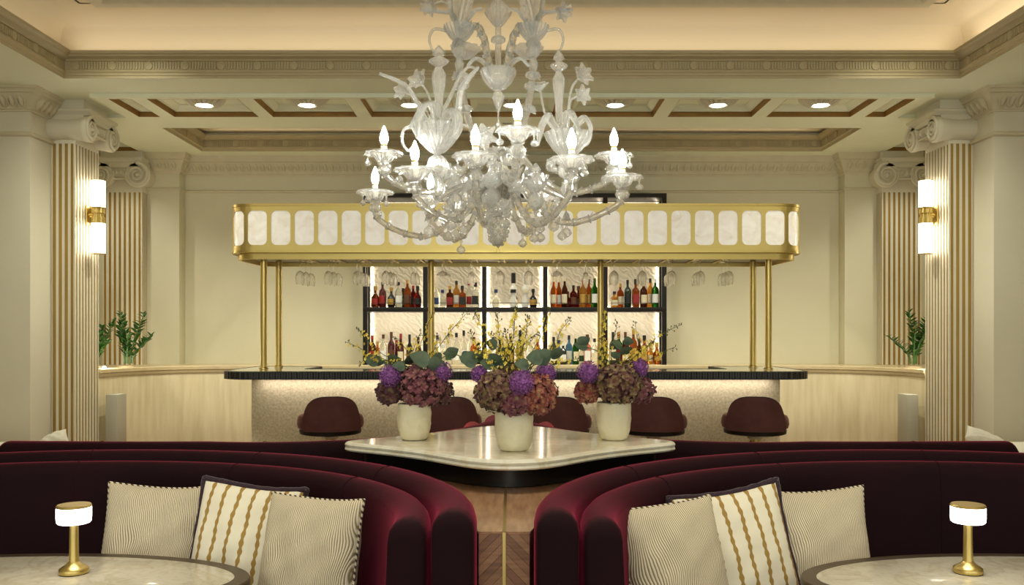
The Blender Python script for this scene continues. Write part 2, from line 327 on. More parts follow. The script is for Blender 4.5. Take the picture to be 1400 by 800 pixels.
# ------------------------------------------------------------------ mesh helpers
class MB:
    def __init__(s): s.v = []; s.f = []
    def add(s, vs, fs):
        k = len(s.v); s.v += [tuple(p) for p in vs]; s.f += [tuple(i+k for i in f) for f in fs]
        return s
    def box(s, x0, x1, y0, y1, z0, z1, c=0.):
        if not c:
            return s.add([(x0,y0,z0),(x1,y0,z0),(x1,y1,z0),(x0,y1,z0),(x0,y0,z1),(x1,y0,z1),(x1,y1,z1),(x0,y1,z1)],
                         [(3,2,1,0),(4,5,6,7),(0,1,5,4),(1,2,6,5),(2,3,7,6),(3,0,4,7)])
        bm = bmesh.new(); bmesh.ops.create_cube(bm, size=1)
        for v in bm.verts:
            v.co = Vector(((x0+x1)/2+v.co.x*(x1-x0), (y0+y1)/2+v.co.y*(y1-y0), (z0+z1)/2+v.co.z*(z1-z0)))
        bmesh.ops.bevel(bm, geom=bm.edges[:], offset=c, segments=2, affect='EDGES', profile=.5)
        bm.verts.index_update()
        s.add([v.co for v in bm.verts], [[v.index for v in f.verts] for f in bm.faces]); bm.free()
        return s
    def lathe(s, prof, n=24, M=None, mod=None):
        """prof: (r,z) from bottom to top; mod(angle, i) multiplies r"""
        M = M or Matrix(); vs = []; fs = []
        m = len(prof)
        for i, (r, z) in enumerate(prof):
            for k in range(n):
                a = 2*PI*k/n; q = r*(mod(a, i) if mod else 1)
                vs.append(M @ Vector((q*math.cos(a), q*math.sin(a), z)))
        for i in range(m-1):
            for k in range(n):
                k2 = (k+1) % n
                fs.append((i*n+k, i*n+k2, (i+1)*n+k2, (i+1)*n+k))
        if prof[0][0] > 1e-5: fs.append(tuple(reversed(range(n))))
        if prof[-1][0] > 1e-5: fs.append(tuple(range((m-1)*n, m*n)))
        return s.add(vs, fs)
    def tube(s, pts, rad, n=8, closed=False, mod=None):
        pts = [Vector(p) for p in pts]; m = len(pts)
        if not hasattr(rad, '__len__'): rad = [rad]*m
        vs = []; fs = []; up = None
        for i in range(m):
            if closed: t = pts[(i+1) % m]-pts[i-1]
            else: t = pts[min(i+1, m-1)]-pts[max(i-1, 0)]
            t = t.normalized() if t.length > 1e-9 else Vector((0, 0, 1))
            if up is None: up = t.orthogonal().normalized()
            up = (up - t*up.dot(t)); up = up.normalized() if up.length > 1e-6 else t.orthogonal().normalized()
            bn = t.cross(up)
            for k in range(n):
                a = 2*PI*k/n; q = rad[i]*(mod(a, i) if mod else 1)
                vs.append(pts[i]+up*(q*math.cos(a))+bn*(q*math.sin(a)))
        for i in range(m if closed else m-1):
            j = (i+1) % m
            for k in range(n):
                k2 = (k+1) % n
                fs.append((i*n+k, i*n+k2, j*n+k2, j*n+k))
        if not closed:
            fs.append(tuple(reversed(range(n)))); fs.append(tuple(range((m-1)*n, m*n)))
        return s.add(vs, fs)
    def sweep(s, prof, path, closed=False, pclosed=True, caps=True, miter=True):
        """prof: (u,z) with u along the left normal of the plan path; path: (x,y) or (x,y,z)"""
        m = len(path); q = len(prof); vs = []; fs = []
        P = [Vector((p[0], p[1])) for p in path]; Z = [p[2] if len(p) > 2 else 0 for p in path]
        for i in range(m):
            a = P[i-1] if (closed or i > 0) else None
            b = P[(i+1) % m] if (closed or i < m-1) else None
            d1 = (P[i]-a).normalized() if a is not None else None
            d2 = (b-P[i]).normalized() if b is not None else None
            d1 = d1 if d1 is not None else d2; d2 = d2 if d2 is not None else d1
            n1 = Vector((-d1.y, d1.x)); n2 = Vector((-d2.y, d2.x))
            nn = (n1+n2)/max(.3, 1+n1.dot(n2)) if miter else (n1+n2).normalized()
            for (u, z) in prof: vs.append((P[i].x+nn.x*u, P[i].y+nn.y*u, z+Z[i]))
        for i in range(m if closed else m-1):
            j = (i+1) % m
            for k in range(q if pclosed else q-1):
                k2 = (k+1) % q
                fs.append((i*q+k, j*q+k, j*q+k2, i*q+k2))
        if caps and pclosed and not closed:
            fs.append(tuple(range(q))); fs.append(tuple(reversed(range((m-1)*q, m*q))))
        return s.add(vs, fs)
    def prism(s, poly, z0, z1):
        n = len(poly)
        return s.add([(x, y, z0) for x, y in poly]+[(x, y, z1) for x, y in poly],
                     [tuple(reversed(range(n))), tuple(range(n, 2*n))]+[(i, (i+1) % n, n+(i+1) % n, n+i) for i in range(n)])
    def stack(s, poly, levels):
        """levels: (inset, z) - polygon offset inwards by inset at height z (poly counter-clockwise)"""
        n = len(poly); vs = []; fs = []
        P = [Vector(p) for p in poly]
        nr = []
        for i in range(n):
            d1 = (P[i]-P[i-1]).normalized(); d2 = (P[(i+1) % n]-P[i]).normalized()
            a = Vector((-d1.y, d1.x)); b = Vector((-d2.y, d2.x)); nr.append((a+b)/max(.4, 1+a.dot(b)))
        for (ins, z) in levels:
            for i in range(n): q = P[i]+nr[i]*ins; vs.append((q.x, q.y, z))
        for l in range(len(levels)-1):
            for i in range(n):
                j = (i+1) % n; fs.append((l*n+i, l*n+j, (l+1)*n+j, (l+1)*n+i))
        fs.append(tuple(reversed(range(n)))); fs.append(tuple(range((len(levels)-1)*n, len(levels)*n)))
        return s.add(vs, fs)
    def mesh(s, name, m, smooth=35):
        me = bpy.data.meshes.new(name); me.from_pydata(s.v, [], s.f)
        bm = bmesh.new(); bm.from_mesh(me); bmesh.ops.recalc_face_normals(bm, faces=bm.faces[:]); bm.to_mesh(me); bm.free()
        if m: me.materials.append(m)
        if smooth:
            me.polygons.foreach_set('use_smooth', [True]*len(me.polygons)); me.set_sharp_from_angle(angle=R(smooth))
        return me
    def build(s, name, m, parent=None, smooth=35, loc=None, **props):
        o = bpy.data.objects.new(name, s.mesh(name, m, smooth)); COL.objects.link(o)
        if parent is not None: o.parent = parent
        if loc is not None: o.location = loc
        for k, v in props.items(): o[k] = v
        return o
def inst(name, me, parent=None, loc=(0, 0, 0), rot=(0, 0, 0), sc=None, **props):
    o = bpy.data.objects.new(name, me); COL.objects.link(o); o.location = loc; o.rotation_euler = rot
    if sc is not None: o.scale = sc if hasattr(sc, '__len__') else (sc, sc, sc)
    if parent is not None: o.parent = parent
    for k, v in props.items(): o[k] = v
    return o
def thing(name, label, cat, loc=(0, 0, 0), rotz=0, group=None, kind=None):
    o = bpy.data.objects.new(name, None); COL.objects.link(o); o.empty_display_size = .05
    o.location = loc; o.rotation_euler = (0, 0, rotz); o['label'] = label; o['category'] = cat
    if group: o['group'] = group
    if kind: o['kind'] = kind
    return o
def tag(o, label, cat, group=None):
    o['label'] = label; o['category'] = cat
    if group: o['group'] = group
    return o
def struct(name):
    o = bpy.data.objects.new(name, None); COL.objects.link(o); o.empty_display_size = .05; o['kind'] = 'structure'
    return o
def dup(root, loc, rotz, label=None, sub=None):
    """copy of a thing with its parts and their sub-parts"""
    r = root.copy(); COL.objects.link(r); r.location = loc; r.rotation_euler = (0, 0, rotz)
    if label: r['label'] = label
    for ch in list(root.children):
        c = ch.copy(); COL.objects.link(c); c.parent = r
        for g in list(ch.children):
            d = g.copy(); COL.objects.link(d); d.parent = c
    return r
def at(px, py, Y): return Vector(((px-700)*Y/1200, Y, EYE+(455-py)*Y/1200))
def arc(cx, cy, r, a0, a1, n, ry=None):
    ry = r if ry is None else ry
    return [(cx+r*math.cos(R(a0+(a1-a0)*i/n)), cy+ry*math.sin(R(a0+(a1-a0)*i/n))) for i in range(n+1)]
def rrect(x0, x1, y0, y1, r, n=6):
    return (arc(x1-r, y0+r, r, -90, 0, n)+arc(x1-r, y1-r, r, 0, 90, n)+arc(x0+r, y1-r, r, 90, 180, n)+arc(x0+r, y0+r, r, 180, 270, n))
def bez(p0, p1, p2, p3, n):
    out = []
    for i in range(n+1):
        t = i/n; q = 1-t
        out.append(Vector(p0)*q**3+Vector(p1)*3*q*q*t+Vector(p2)*3*q*t*t+Vector(p3)*t**3)
    return out
def spline(pts, n=6):
    """Catmull-Rom through pts"""
    P = [Vector(p) for p in pts]; out = []
    for i in range(len(P)-1):
        a = P[max(i-1, 0)]; b = P[i]; c = P[i+1]; d = P[min(i+2, len(P)-1)]
        for k in range(n):
            t = k/n
            out.append(.5*((2*b)+(c-a)*t+(2*a-5*b+4*c-d)*t*t+(3*b-a-3*c+d)*t**3))
    out.append(P[-1]); return out

# ================================================================== THE SETTING
fl = struct('floor'); MB().box(-5.8, 5.8, -2.6, 11.5, -.1, 0).build('slab', FLOORM, fl, 0)
bk = MB()
for i in range(29):
    bk.box(-5.8+i*.4+.002, -5.8+(i+1)*.4-.002, -2.6, 11.5, -.001, .004)
bk.build('boards', FLOORM, fl, 0, kind='stuff')
ZA, ZB = 3.73, 3.69
wl = struct('wall_left'); MB().box(-5.9, -5.7, -2.6, 11.5, 0, 4.0).build('panel', WALLP, wl, 0)
wr = struct('wall_right'); MB().box(5.7, 5.9, -2.6, 11.5, 0, 4.0).build('panel', WALLP, wr, 0)
wb = struct('wall_back')
MB().box(-5.7, 5.7, 11.2, 11.4, 0, 3.93).build('panel', WALLP, wb, 0)
for sx in (-1, 1):
    MB().box(min(sx*4.17, sx*5.7), max(sx*4.17, sx*5.7), 11.0, 11.2, 0, 3.69, .004).build('pier', WALLP, wb)
WPATH = [(-5.7, 11.0), (-4.17, 11.0), (-4.17, 11.2), (4.17, 11.2), (4.17, 11.0), (5.7, 11.0)]
crown = [(0, 3.44), (-.010, 3.44), (-.018, 3.462), (-.03, 3.468), (-.034, 3.49), (-.05, 3.54), (-.078, 3.585), (-.085, 3.605), (-.1, 3.612), (-.108, 3.64), (-.125, 3.66), (-.13, 3.69), (0, 3.69)]
t1 = struct('trim_1'); MB().sweep(crown, WPATH).build('crown_moulding', TRIMP, t1)
# egg-and-dart row of the back wall (far off: one part)
eg = MB()
def egg(mb, c, d, w_, h_, depth, lean=.5):
    """half-ellipsoid egg with its two husk ribs; d: outward direction in plan"""
    k0 = len(mb.v)
    d = Vector((d[0], d[1], 0)).normalized(); s_ = Vector((-d.y, d.x, 0)); vs = []; fs = []
    n = 8
    for ring in range(3):
        q = (1, .72, 0)[ring]; o_ = (0, .7, 1)[ring]
        if ring < 2:
            for k in range(n):
                a = 2*PI*k/n; vs.append(Vector(c)+s_*(w_/2*q*math.cos(a))+Vector((0, 0, h_/2*q*math.sin(a)))+d*(depth*o_)-d*(0 if ring else .01))
        else: vs.append(Vector(c)+d*depth)
    for k in range(n):
        fs.append((k, (k+1) % n, n+(k+1) % n, n+k)); fs.append((n+k, n+(k+1) % n, 2*n))
    mb.add(vs, fs)
    pts = [Vector(c)+s_*(w_*.78*math.cos(a))+Vector((0, 0, h_*.62*math.sin(a)+h_*.1))+d*(depth*.4) for a in [PI*(1+i/6) for i in range(7)]]
    mb.tube(pts, w_*.13, 5)
    mb.v[k0:] = [tuple(Vector(q)+d*(lean*(q[2]-c[2]))) for q in mb.v[k0:]]
for (a, b) in zip(WPATH[:-1], WPATH[1:]):
    a = Vector(a); b = Vector(b); ln = (b-a).length; k = max(1, round(ln/.088)); d = (b-a).normalized()
    nr = (d.y, -d.x)
    for i in range(k):
        p = a+d*(ln*(i+.5)/k)+Vector(nr)*.045
        egg(eg, (p.x, p.y, 3.545), nr, .045, .11, .035)
eg.build('egg_and_dart_row', TRIMP, t1, 50, kind='stuff')
t2 = struct('trim_2')
rail = [(0, 3.235), (-.012, 3.238), (-.02, 3.25), (-.02, 3.26), (-.008, 3.268), (0, 3.268)]
MB().sweep(rail, WPATH).build('picture_rail', TRIMP, t2)
# low sycamore wall that curves round the bar
CURVE = arc(-3.2, 9.1, 1.1, 180, 90, 18, 1.15)+arc(3.2, 9.1, 1.1, 90, 0, 18, 1.15)
lw = struct('wall_bar'); MB().sweep([(0, 0), (0, 1.03), (.1, 1.03), (.1, 0)], CURVE).build('panelling', TIMBER, lw)
MB().sweep([(-.012, .985), (-.022, 1.0), (-.022, 1.02), (-.035, 1.03), (-.035, 1.062), (-.028, 1.07), (.16, 1.07), (.16, 1.0), (.0, .985)], CURVE).build('cap_rail', TIMBERM, lw)
MB().prism([(x*1.02, y+.06) for x, y in CURVE]+[(4.45, 9.1), (5.7, 9.1), (5.7, 11.0), (4.17, 11.0), (4.17, 11.2), (-4.17, 11.2), (-4.17, 11.0), (-5.7, 11.0), (-5.7, 9.1), (-4.45, 9.1)], .9, 1.055).build('ledge', TIMBERM, lw, 0)

# ---- ceiling
ce = struct('ceiling')
m = MB(); m.box(-4.02, 4.02, 7.87, 8.35, ZA, 3.93)
for sx in (-1, 1): m.box(min(sx*4.02, sx*5.7), max(sx*4.02, sx*5.7), -2.6, 9.15, ZA, 3.93)
m.build('front_soffit', CEILP, ce, 0)
m = MB()
m.box(-4.02, 4.02, 8.35, 8.41, ZB, 3.93); m.box(-4.02, 4.02, 9.11, 9.15, ZB, 3.93)
ribs = [(-.586+.005+k*1.023, -.438+.005+k*1.023) for k in range(-3, 5)]
for a, b in ribs: m.box(a, b, 8.41, 9.11, ZB, 3.93)
for sx in (-1, 1): m.box(min(sx*3.87, sx*4.02), max(sx*3.87, sx*4.02), 8.41, 9.11, ZB, 3.93)
m.box(-5.7, 5.7, 9.15, 9.6, ZB, 3.93); m.box(-5.7, 5.7, 10.84, 11.4, ZB, 3.93)
for sx in (-1, 1):
    m.box(min(sx*3.83, sx*4.6), max(sx*3.83, sx*4.6), 9.6, 10.84, ZB, 3.93)
    m.box(min(sx*5.4, sx*5.7), max(sx*5.4, sx*5.7), 9.6, 10.84, ZB, 3.93)
m.build('rear_soffit', CEILP, ce, 0)
def ringmesh(mb, x0, x1, y0, y1, lev):
    n = 4; vs = []; fs = []
    for i, z in lev: vs += [(x0+i, y0+i, z), (x1-i, y0+i, z), (x1-i, y1-i, z), (x0+i, y1-i, z)]
    for l in range(len(lev)-1):
        for k in range(4): fs.append((l*4+k, l*4+(k+1) % 4, l*4+4+(k+1) % 4, l*4+4+k))
    mb.add(vs, fs)
def coffer(x0, x1, y0, y1, z):
    co = bpy.data.objects.new('coffer', None); COL.objects.link(co); co.parent = ce
    a = MB(); ringmesh(a, x0, x1, y0, y1, [(0, z), (.004, z), (.006, z+.048), (.03, z+.052)]); a.build('gilt_band', OCHRE, co, 0)
    b = MB(); ringmesh(b, x0, x1, y0, y1, [(.01, z+.05), (.03, z+.05), (.036, z+.062), (.06, z+.075), (.078, z+.098), (.09, z+.1), (.09, z+.112)]); b.build('cove_moulding', CEILP, co, 30)
    MB().box(x0, x1, y0, y1, z+.108, z+.13).build('coffer_panel', CEILP, co, 0)
xs = sorted([r for ab in ribs for r in ab])
for k in range(7): coffer(ribs[k][1], ribs[k+1][0], 8.41, 9.11, ZB)
coffer(-3.87, ribs[0][0], 8.41, 9.11, ZB); coffer(ribs[7][1], 3.87, 8.41, 9.11, ZB)
for sx in (-1, 1): coffer(min(sx*4.6, sx*5.4), max(sx*4.6, sx*5.4), 9.6, 10.84, ZB)
# tray of the ceiling: cove and its flat centre
TPATH = [(-4.02, -2.6), (-4.02, 7.87), (4.02, 7.87), (4.02, -2.6)]
cov = [(.08, 3.93), (.08, 3.98)]+[(-.27+.35*math.cos(R(a)), 3.95+.35*math.sin(R(a))) for a in range(6, 91, 7)]+[(-.29, 4.3), (-.29, 4.42), (.3, 4.42), (.3, 3.93)]
MB().sweep(cov, TPATH).build('cove', COVEP, ce, 60)
MB().box(-3.8, 3.8, -2.6, 7.66, 4.3, 4.42).build('tray_ceiling', COVEP, ce, 0)
t3 = struct('trim_3')
corn = [(0, 3.73), (-.004, 3.73), (-.006, 3.752), (-.014, 3.755), (-.016, 3.772), (-.028, 3.785), (-.03, 3.796), (-.02, 3.802), (-.02, 3.874), (-.034, 3.878), (-.04, 3.888), (-.062, 3.9), (-.085, 3.905), (-.09, 3.916), (-.112, 3.924), (-.12, 3.946), (-.105, 3.946), (-.085, 3.935), (0, 3.93)]
MB().sweep(corn, TPATH).build('cornice', CORNP, t3, 25)
fl_ = MB(); rdm = MB().lathe([(.041, 0), (.041, .008), (.036, .013), (.03, .01), (.024, .012), (.0, .014)], 14).mesh('roundel', CORNP)
nr_ = 24
for i in range(-nr_//2, nr_//2+1):
    x = i*.325
    if abs(x) < 3.96: inst('roundel', rdm, t3, (x, 7.85, 3.838), (R(90), 0, 0))
    for k in range(1, 13):
        xx = x+k*.325/13
        if abs(xx) < 3.98 and 2 <= k <= 11: fl_.box(xx-.006, xx+.006, 7.838, 7.851, 3.808, 3.868)
for sx in (-1, 1):
    for i in range(0, 20):
        y = 7.85-.16-i*.325
        inst('roundel', rdm, t3, (sx*4.0, y, 3.838), (R(90), 0, -R(90)*sx))
        for k in range(2, 12):
            yy = y-k*.325/13
            fl_.box(min(sx*3.988, sx*4.001), max(sx*3.988, sx*4.001), yy-.006, yy+.006, 3.808, 3.868)
fl_.build('fluted_frieze', CORNP, t3, 0, kind='stuff')
t4 = struct('trim_4')
MB().sweep([(0, 4.3), (0, 4.28), (-.02, 4.27), (-.03, 4.255), (-.11, 4.25), (-.13, 4.262), (-.15, 4.3)], [(-3.62, -2.6), (-3.62, 7.6), (3.62, 7.6), (3.62, -2.6)]).build('ceiling_frame', TRIMP, t4)
# second tray over the bar
t5 = struct('trim_5')
T2 = [(-3.83, 9.6), (-3.83, 10.84), (3.83, 10.84), (3.83, 9.6)]
MB().sweep([(0, ZB), (-.01, ZB), (-.012, 3.72), (-.03, 3.73), (-.03, 3.742), (-.018, 3.748), (-.018, 3.82), (-.035, 3.828), (-.06, 3.842), (-.075, 3.862), (-.08, 3.88), (.0, 3.88)], T2, closed=True).build('cornice', CORNP, t5, 25)
f2 = MB(); rd2 = MB().lathe([(.038, 0), (.038, .008), (.0, .012)], 12).mesh('roundel', CORNP)
for i in range(-12, 13):
    x = i*.31; inst('roundel', rd2, t5, (x, 10.82, 3.785), (R(90), 0, 0))
    for k in range(2, 12):
        xx = x+k*.31/13
        if abs(xx) < 3.78: f2.box(xx-.006, xx+.006, 10.808, 10.82, 3.753, 3.816)
for sx in (-1, 1):
    for i in range(4): inst('roundel', rd2, t5, (sx*3.81, 10.62-i*.31, 3.785), (R(90), 0, -R(90)*sx))
f2.build('fluted_frieze', CORNP, t5, 0, kind='stuff')
MB().box(-3.9, 3.9, 9.5, 10.95, 3.92, 4.0).build('tray_ceiling', COVEP, t5, 0)

# ---- rosettes with downlights
ros = MB().lathe([(.0, -.02), (.084, -.02), (.092, -.026), (.1, -.02), (.104, -.008), (.2, .058), (.2, .07), (.0, .07)], 48).mesh('rosette', PLASTER, 25)
pm_ = MB(); vs = []; fs = []
for i in range(7):
    u = i/6; rr_ = .098+.118*u; zz_ = -.014+.07*u-.012*math.sin(PI*u); hw = rr_*math.tan(PI/18)*.90*(1 if u < .84 else .72); b_ = .020*math.sin(PI*(.25+.6*u))
    for k in range(5):
        s_ = -1+k/2; vs.append((rr_, s_*hw, zz_-b_*(1-s_*s_)**.5*1.0))
for i in range(6):
    for k in range(4): q_ = i*5+k; fs.append((q_, q_+1, q_+6, q_+5))
fs.append((30, 31, 32, 33, 34))
petal = pm_.add(vs, fs).mesh('petal', PLASTER, 40)
lens = MB().lathe([(.0, -.006), (.074, -.006), (.078, 0), (.0, .002)], 28).mesh('lens', DOWNL)
for k, x in enumerate(COFX):
    names = ['first', 'second', 'third', 'middle', 'fifth', 'sixth', 'seventh']
    t = thing('ceiling_downlight', 'round downlight in a plaster rosette, %s from the left of the row of ceiling coffers' % names[k], 'light', (x, 8.74, 3.735), group='downlights in the ceiling coffers')
    rs = inst('rosette', ros, t)
    for q_ in range(18): inst('petal', petal, rs, (0, 0, 0), (0, 0, 2*PI*(q_+.5)/18))
    inst('lens', lens, t, (0, 0, -.017))
vt = thing('ceiling_vent', 'small white slotted air vent in the ceiling behind the chandelier', 'vent', (-.05, 9.36, ZB))
MB().box(-.06, .06, -.05, .05, -.008, .004, .002).build('frame', CEILP, vt)
for i in range(4): MB().box(-.05, .05, -.036+i*.02, -.026+i*.02, -.011, -.006).build('slat', GREYP, vt, 0)

# ---- piers at the sides
for sx, side in ((-1, 'left'), (1, 'right')):
    p = struct('pier')
    x0, x1 = sorted((sx*4.5, sx*5.7))
    MB().box(x0, x1, 8.2, 8.8, 0, 3.73, .006).build('shaft', PLASTER, p)
    path = [(-5.7, 8.2), (-4.5, 8.2), (-4.5, 8.8)] if sx < 0 else [(4.5, 8.8), (4.5, 8.2), (5.7, 8.2)]
    MB().sweep([(0, 3.285), (-.02, 3.292), (-.028, 3.305), (-.024, 3.32), (-.006, 3.33), (0, 3.33)], path).build('astragal', TRIMP, p)
    MB().sweep([(0, 3.515), (-.014, 3.515), (-.018, 3.532), (-.03, 3.536), (-.034, 3.56), (-.052, 3.61), (-.085, 3.65), (-.09, 3.668), (-.106, 3.675), (-.11, 3.7), (-.128, 3.71), (-.132, 3.73), (0, 3.73)], path).build('crown_moulding', TRIMP, p)
    e = MB(); egg(e, (0, 0, 0), (0, -1), .050, .115, .038, .58); em = e.mesh('egg', TRIMP, 50)
    for i in range(14): inst('egg', em, p, (sx*(4.55+i*.0835), 8.142, 3.602))
    for i in range(6): inst('egg', em, p, (sx*4.442, 8.25+i*.0835, 3.602), (0, 0, -sx*PI/2))
    MB().box(x0 if sx > 0 else x0, x1, 8.17, 8.8, 0, .18, .004).build('plinth', PLASTER, p)

# ---- fluted columns with scrolled capitals (local frame: face towards -y)
def column(loc, rotz, ztop, zvol, rv, zc, proj, ex=0):
    c = struct('fluted_column'); c.location = loc; c.rotation_euler = (0, 0, rotz)
    W, D = .245, .175
    MB().box(-W+.0045, W-.0045, -D+.0045, D-.0045, 0, ztop-.02).build('flute_ground', GOLDP, c, 0)
    m = MB(); pt = .0613
    for i in range(1, 8):
        x = -W+i*pt; a, b = max(-W, x-.0162), min(W, x+.0162); m.box(a, b, -D, -D+.02, .12, ztop-.03, 0); 
    for s in (-1, 1):
        for i in range(1, 7):
            y = -D+i*.0583; a, b = max(-D, y-.0135), min(D, y+.0135)
            m.box(min(s*W, s*(W-.02)), max(s*W, s*(W-.02)), a, b, .12, ztop-.03)
    for s in (-1, 1): m.box(min(s*W, s*(W-.0175)), max(s*W, s*(W-.0175)), -D, -D+.0175, .12, ztop-.03)
    for i in range(8):   # round heads of the flutes
        x = -W+(i+.5)*pt; h = .0132
        pr = [(x-h, ztop-.045), ]+[(x+h*math.cos(PI-PI*j/6), ztop-.045+h*math.sin(PI-PI*j/6)) for j in range(7)]+[(x+h, ztop-.02), (x-h, ztop-.02)]
        m.add([(q, -D+.001, z) for q, z in pr]+[(q, -D+.006, z) for q, z in pr], [tuple(range(len(pr)))]+[(j, (j+1) % len(pr), len(pr)+(j+1) % len(pr), len(pr)+j) for j in range(len(pr))])
    m.build('fillets', PLASTER, c, 0, kind='stuff')
    MB().box(-W, W, -D, D, ztop-.03, zvol-.02, .003).build('necking', PLASTER, c)
    MB().box(-W-.02, W+.02, -D-.02, D+.02, 0, .13, .01).build('base', PLASTER, c)
    cp = bpy.data.objects.new('capital', None); COL.objects.link(cp); cp.parent = c
    F = -(D+proj); vx = .232+ex
    MB().box(-vx, vx, F+.03, D, zvol-.03, zvol+rv*.75, .006).build('echinus', PLASTER, cp)
    MB().box(-vx-rv*.5, vx+rv*.5, F+.045, D-.01, zvol+rv*.45, zvol+rv*1.02).build('core', PLASTER, cp, 0)
    MB().box(-vx-.02, vx+.02, F, F+.05, zvol+rv*.58, zvol+rv*1.0, .012).build('channel_band', PLASTER, cp)
    for s in (-1, 1):
        My = Matrix.Translation((s*vx, 0, zvol)) @ Matrix.Rotation(PI/2, 4, 'X')
        ln = -F+D
        MB().lathe([(0, -D), (rv*.96, -D), (rv, -D+.03), (rv*.97, -D+.06), (rv*.86, 0), (rv*.8, ln*.5-D), (rv*.88, -F-.09), (rv*.99, -F-.05), (rv, -F-.012), (rv*.93, -F), (0, -F)], 32, My).build('bolster', PLASTER, cp, 40)
        sp = []; rr = []
        for i in range(57):
            u = i/56; a = PI/2+s*(-u*2*PI*2.1) ; q = rv*(.93-.70*u**.8)
            sp.append((s*vx+q*math.cos(a), F-.008, zvol+q*math.sin(a))); rr.append(rv*.15*(1-.5*u))
        MB().tube(sp, rr, 7).build('spiral', PLASTER, cp, 60)
        MB().lathe([(.0, -F+.026), (rv*.12, -F+.022), (rv*.21, -F), (rv*.21, -F-.01)][::-1], 14, My).build('volute_eye', PLASTER, cp, 50)
    e = MB(); egg(e, (0, 0, 0), (0, -1), .05, .085, .04, 0); em = e.mesh('egg', PLASTER, 50)
    k = 4
    for i in range(k): inst('egg', em, cp, ((i-(k-1)/2)*.062, F+.025, zvol+rv*.18))
    MB().tube([(-vx*.62, F+.02, zvol-rv*.28), (vx*.62, F+.02, zvol-rv*.28)], .012, 8).build('bead', PLASTER, cp)
    wa = vx+.075
    MB().stack([(-wa, F-.02), (wa, F-.02), (wa, D), (-wa, D)], [(.03, zvol+rv*.98), (.022, zvol+rv*.98+.012), (.0, zvol+rv*.98+.04), (0, zvol+rv*.98+.06), (.014, zvol+rv*.98+.066)]).build('abacus', PLASTER, cp, 30)
    MB().box(-W-.01, W+.01, F+.06, D, zvol+rv, zc, .004).build('abacus_block', PLASTER, cp)
    return c
column((-4.445, 8.825, 0), PI/2, 3.33, 3.44, .128, ZA, .15)
column((4.445, 8.825, 0), -PI/2, 3.33, 3.44, .128, ZA, .15)
column((-4.815, 11.02, 0), 0, 3.22, 3.385, .158, ZB, .10, -.01)
column((4.815, 11.02, 0), 0, 3.22, 3.385, .158, ZB, .10, -.01)

# ---- wall sconces on the columns
for sx, side in ((-1, 'left'), (1, 'right')):
    t = thing('wall_sconce', 'brass wall sconce with two glowing opal glass tubes on the %s fluted column' % side, 'sconce', (sx*4.27, 8.83, 2.63), 0 if sx < 0 else PI)
    MB().box(-.002, .022, -.055, .055, -.1, .1, .006).build('backplate', BRASSV, t)
    MB().tube([(.01, 0, 0), (.1, 0, 0)], .02, 12).build('bracket', BRASSV, t)
    MB().lathe([(0, -.082), (.068, -.082), (.068, -.07), (.060, -.068), (.064, -.02), (.052, -.016), (.052, .016), (.064, .02), (.060, .068), (.068, .07), (.068, .082), (0, .082)], 40, Matrix.Translation((.108, 0, 0)), lambda a, i: 1+.04*math.cos(a*20)).build('collar', BRASSV, t)
    for s in (-1, 1):
        z0, z1 = (.082, .35) if s > 0 else (-.385, -.082)
        MB().lathe([(0, z0), (.065, z0), (.066, z0+.01), (.066, z1-.01), (.064, z1), (0, z1)], 32, Matrix.Translation((.108, 0, 0))).build('glass_tube', OPAL, t)
        ze = z1 if s > 0 else z0
        MB().lathe([(.0, ze-.004), (.067, ze-.004), (.067, ze+.004), (0, ze+.006)], 32, Matrix.Translation((.108, 0, 0))).build('end_ring', BRASSV, t)
# ---- grey plinths standing against the curved wall
for sx, side in ((-1, 'left'), (1, 'right')):
    t = tag(MB().box(-.06, .06, -.11, .11, 0, .805, .006).build('plinth_box', GREYP, None, loc=(sx*4.145, 9.19, .004)), 'pale grey box plinth between the %s column and the curved timber wall' % side, 'plinth')

# ================================================================== THE BAR
BX = .035
ORD = ['first', 'second', 'third', 'fourth', 'fifth', 'sixth', 'seventh', 'eighth', 'ninth', 'tenth', 'eleventh', 'twelfth', 'thirteenth', 'fourteenth', 'fifteenth', 'sixteenth', 'seventeenth']
bar = thing('bar_counter', 'long bar counter with fluted black edge, pale stone top and textured plaster front', 'bar', (BX, 0, 0))
x0, x1, y0, y1 = -2.70, 2.70, 7.92, 9.22
outer = arc(x0+.3, y0+.3, .3, 180, 270, 10)+arc(x1-.3, y0+.3, .3, 270, 360, 10)+[(x1, y1), (2.04, y1), (2.04, 8.52), (-2.04, 8.52), (-2.04, y1), (x0, y1)]
MB().prism(outer, 1.035, 1.098).build('bar_top', BARTOP, bar, 0)
def dense(path, step, closed=False):
    out = []; P = [Vector(p) for p in path]; segs = list(zip(P, P[1:]+P[:1])) if closed else list(zip(P, P[1:]))
    for a, b in segs:
        n = max(1, int((b-a).length/step+.5))
        for i in range(n): out.append(a.lerp(b, i/n))
    if not closed: out.append(P[-1])
    return out
def resample(path, step, closed=True):
    d = dense(path, step/6, closed); out = []; acc = 0; out.append(d[0])
    for a, b in zip(d, d[1:]+([d[0]] if closed else [])):
        acc += (b-a).length
        if acc >= step: out.append(b); acc = 0
    return out
fp = resample(outer, .0105)
m = MB()
vs = []; fs = []; n = len(fp)
for i, p in enumerate(fp):
    t = (fp[(i+1) % n]-fp[i-1]).normalized(); o_ = Vector((t.y, -t.x))*(.012+(.005 if (i//2) % 2 else 0))
    q = p+o_; q2 = p-Vector((t.y, -t.x))*.01
    vs += [(q2.x, q2.y, 1.026), (q.x, q.y, 1.026), (q.x, q.y, 1.094), (q2.x, q2.y, 1.101)]
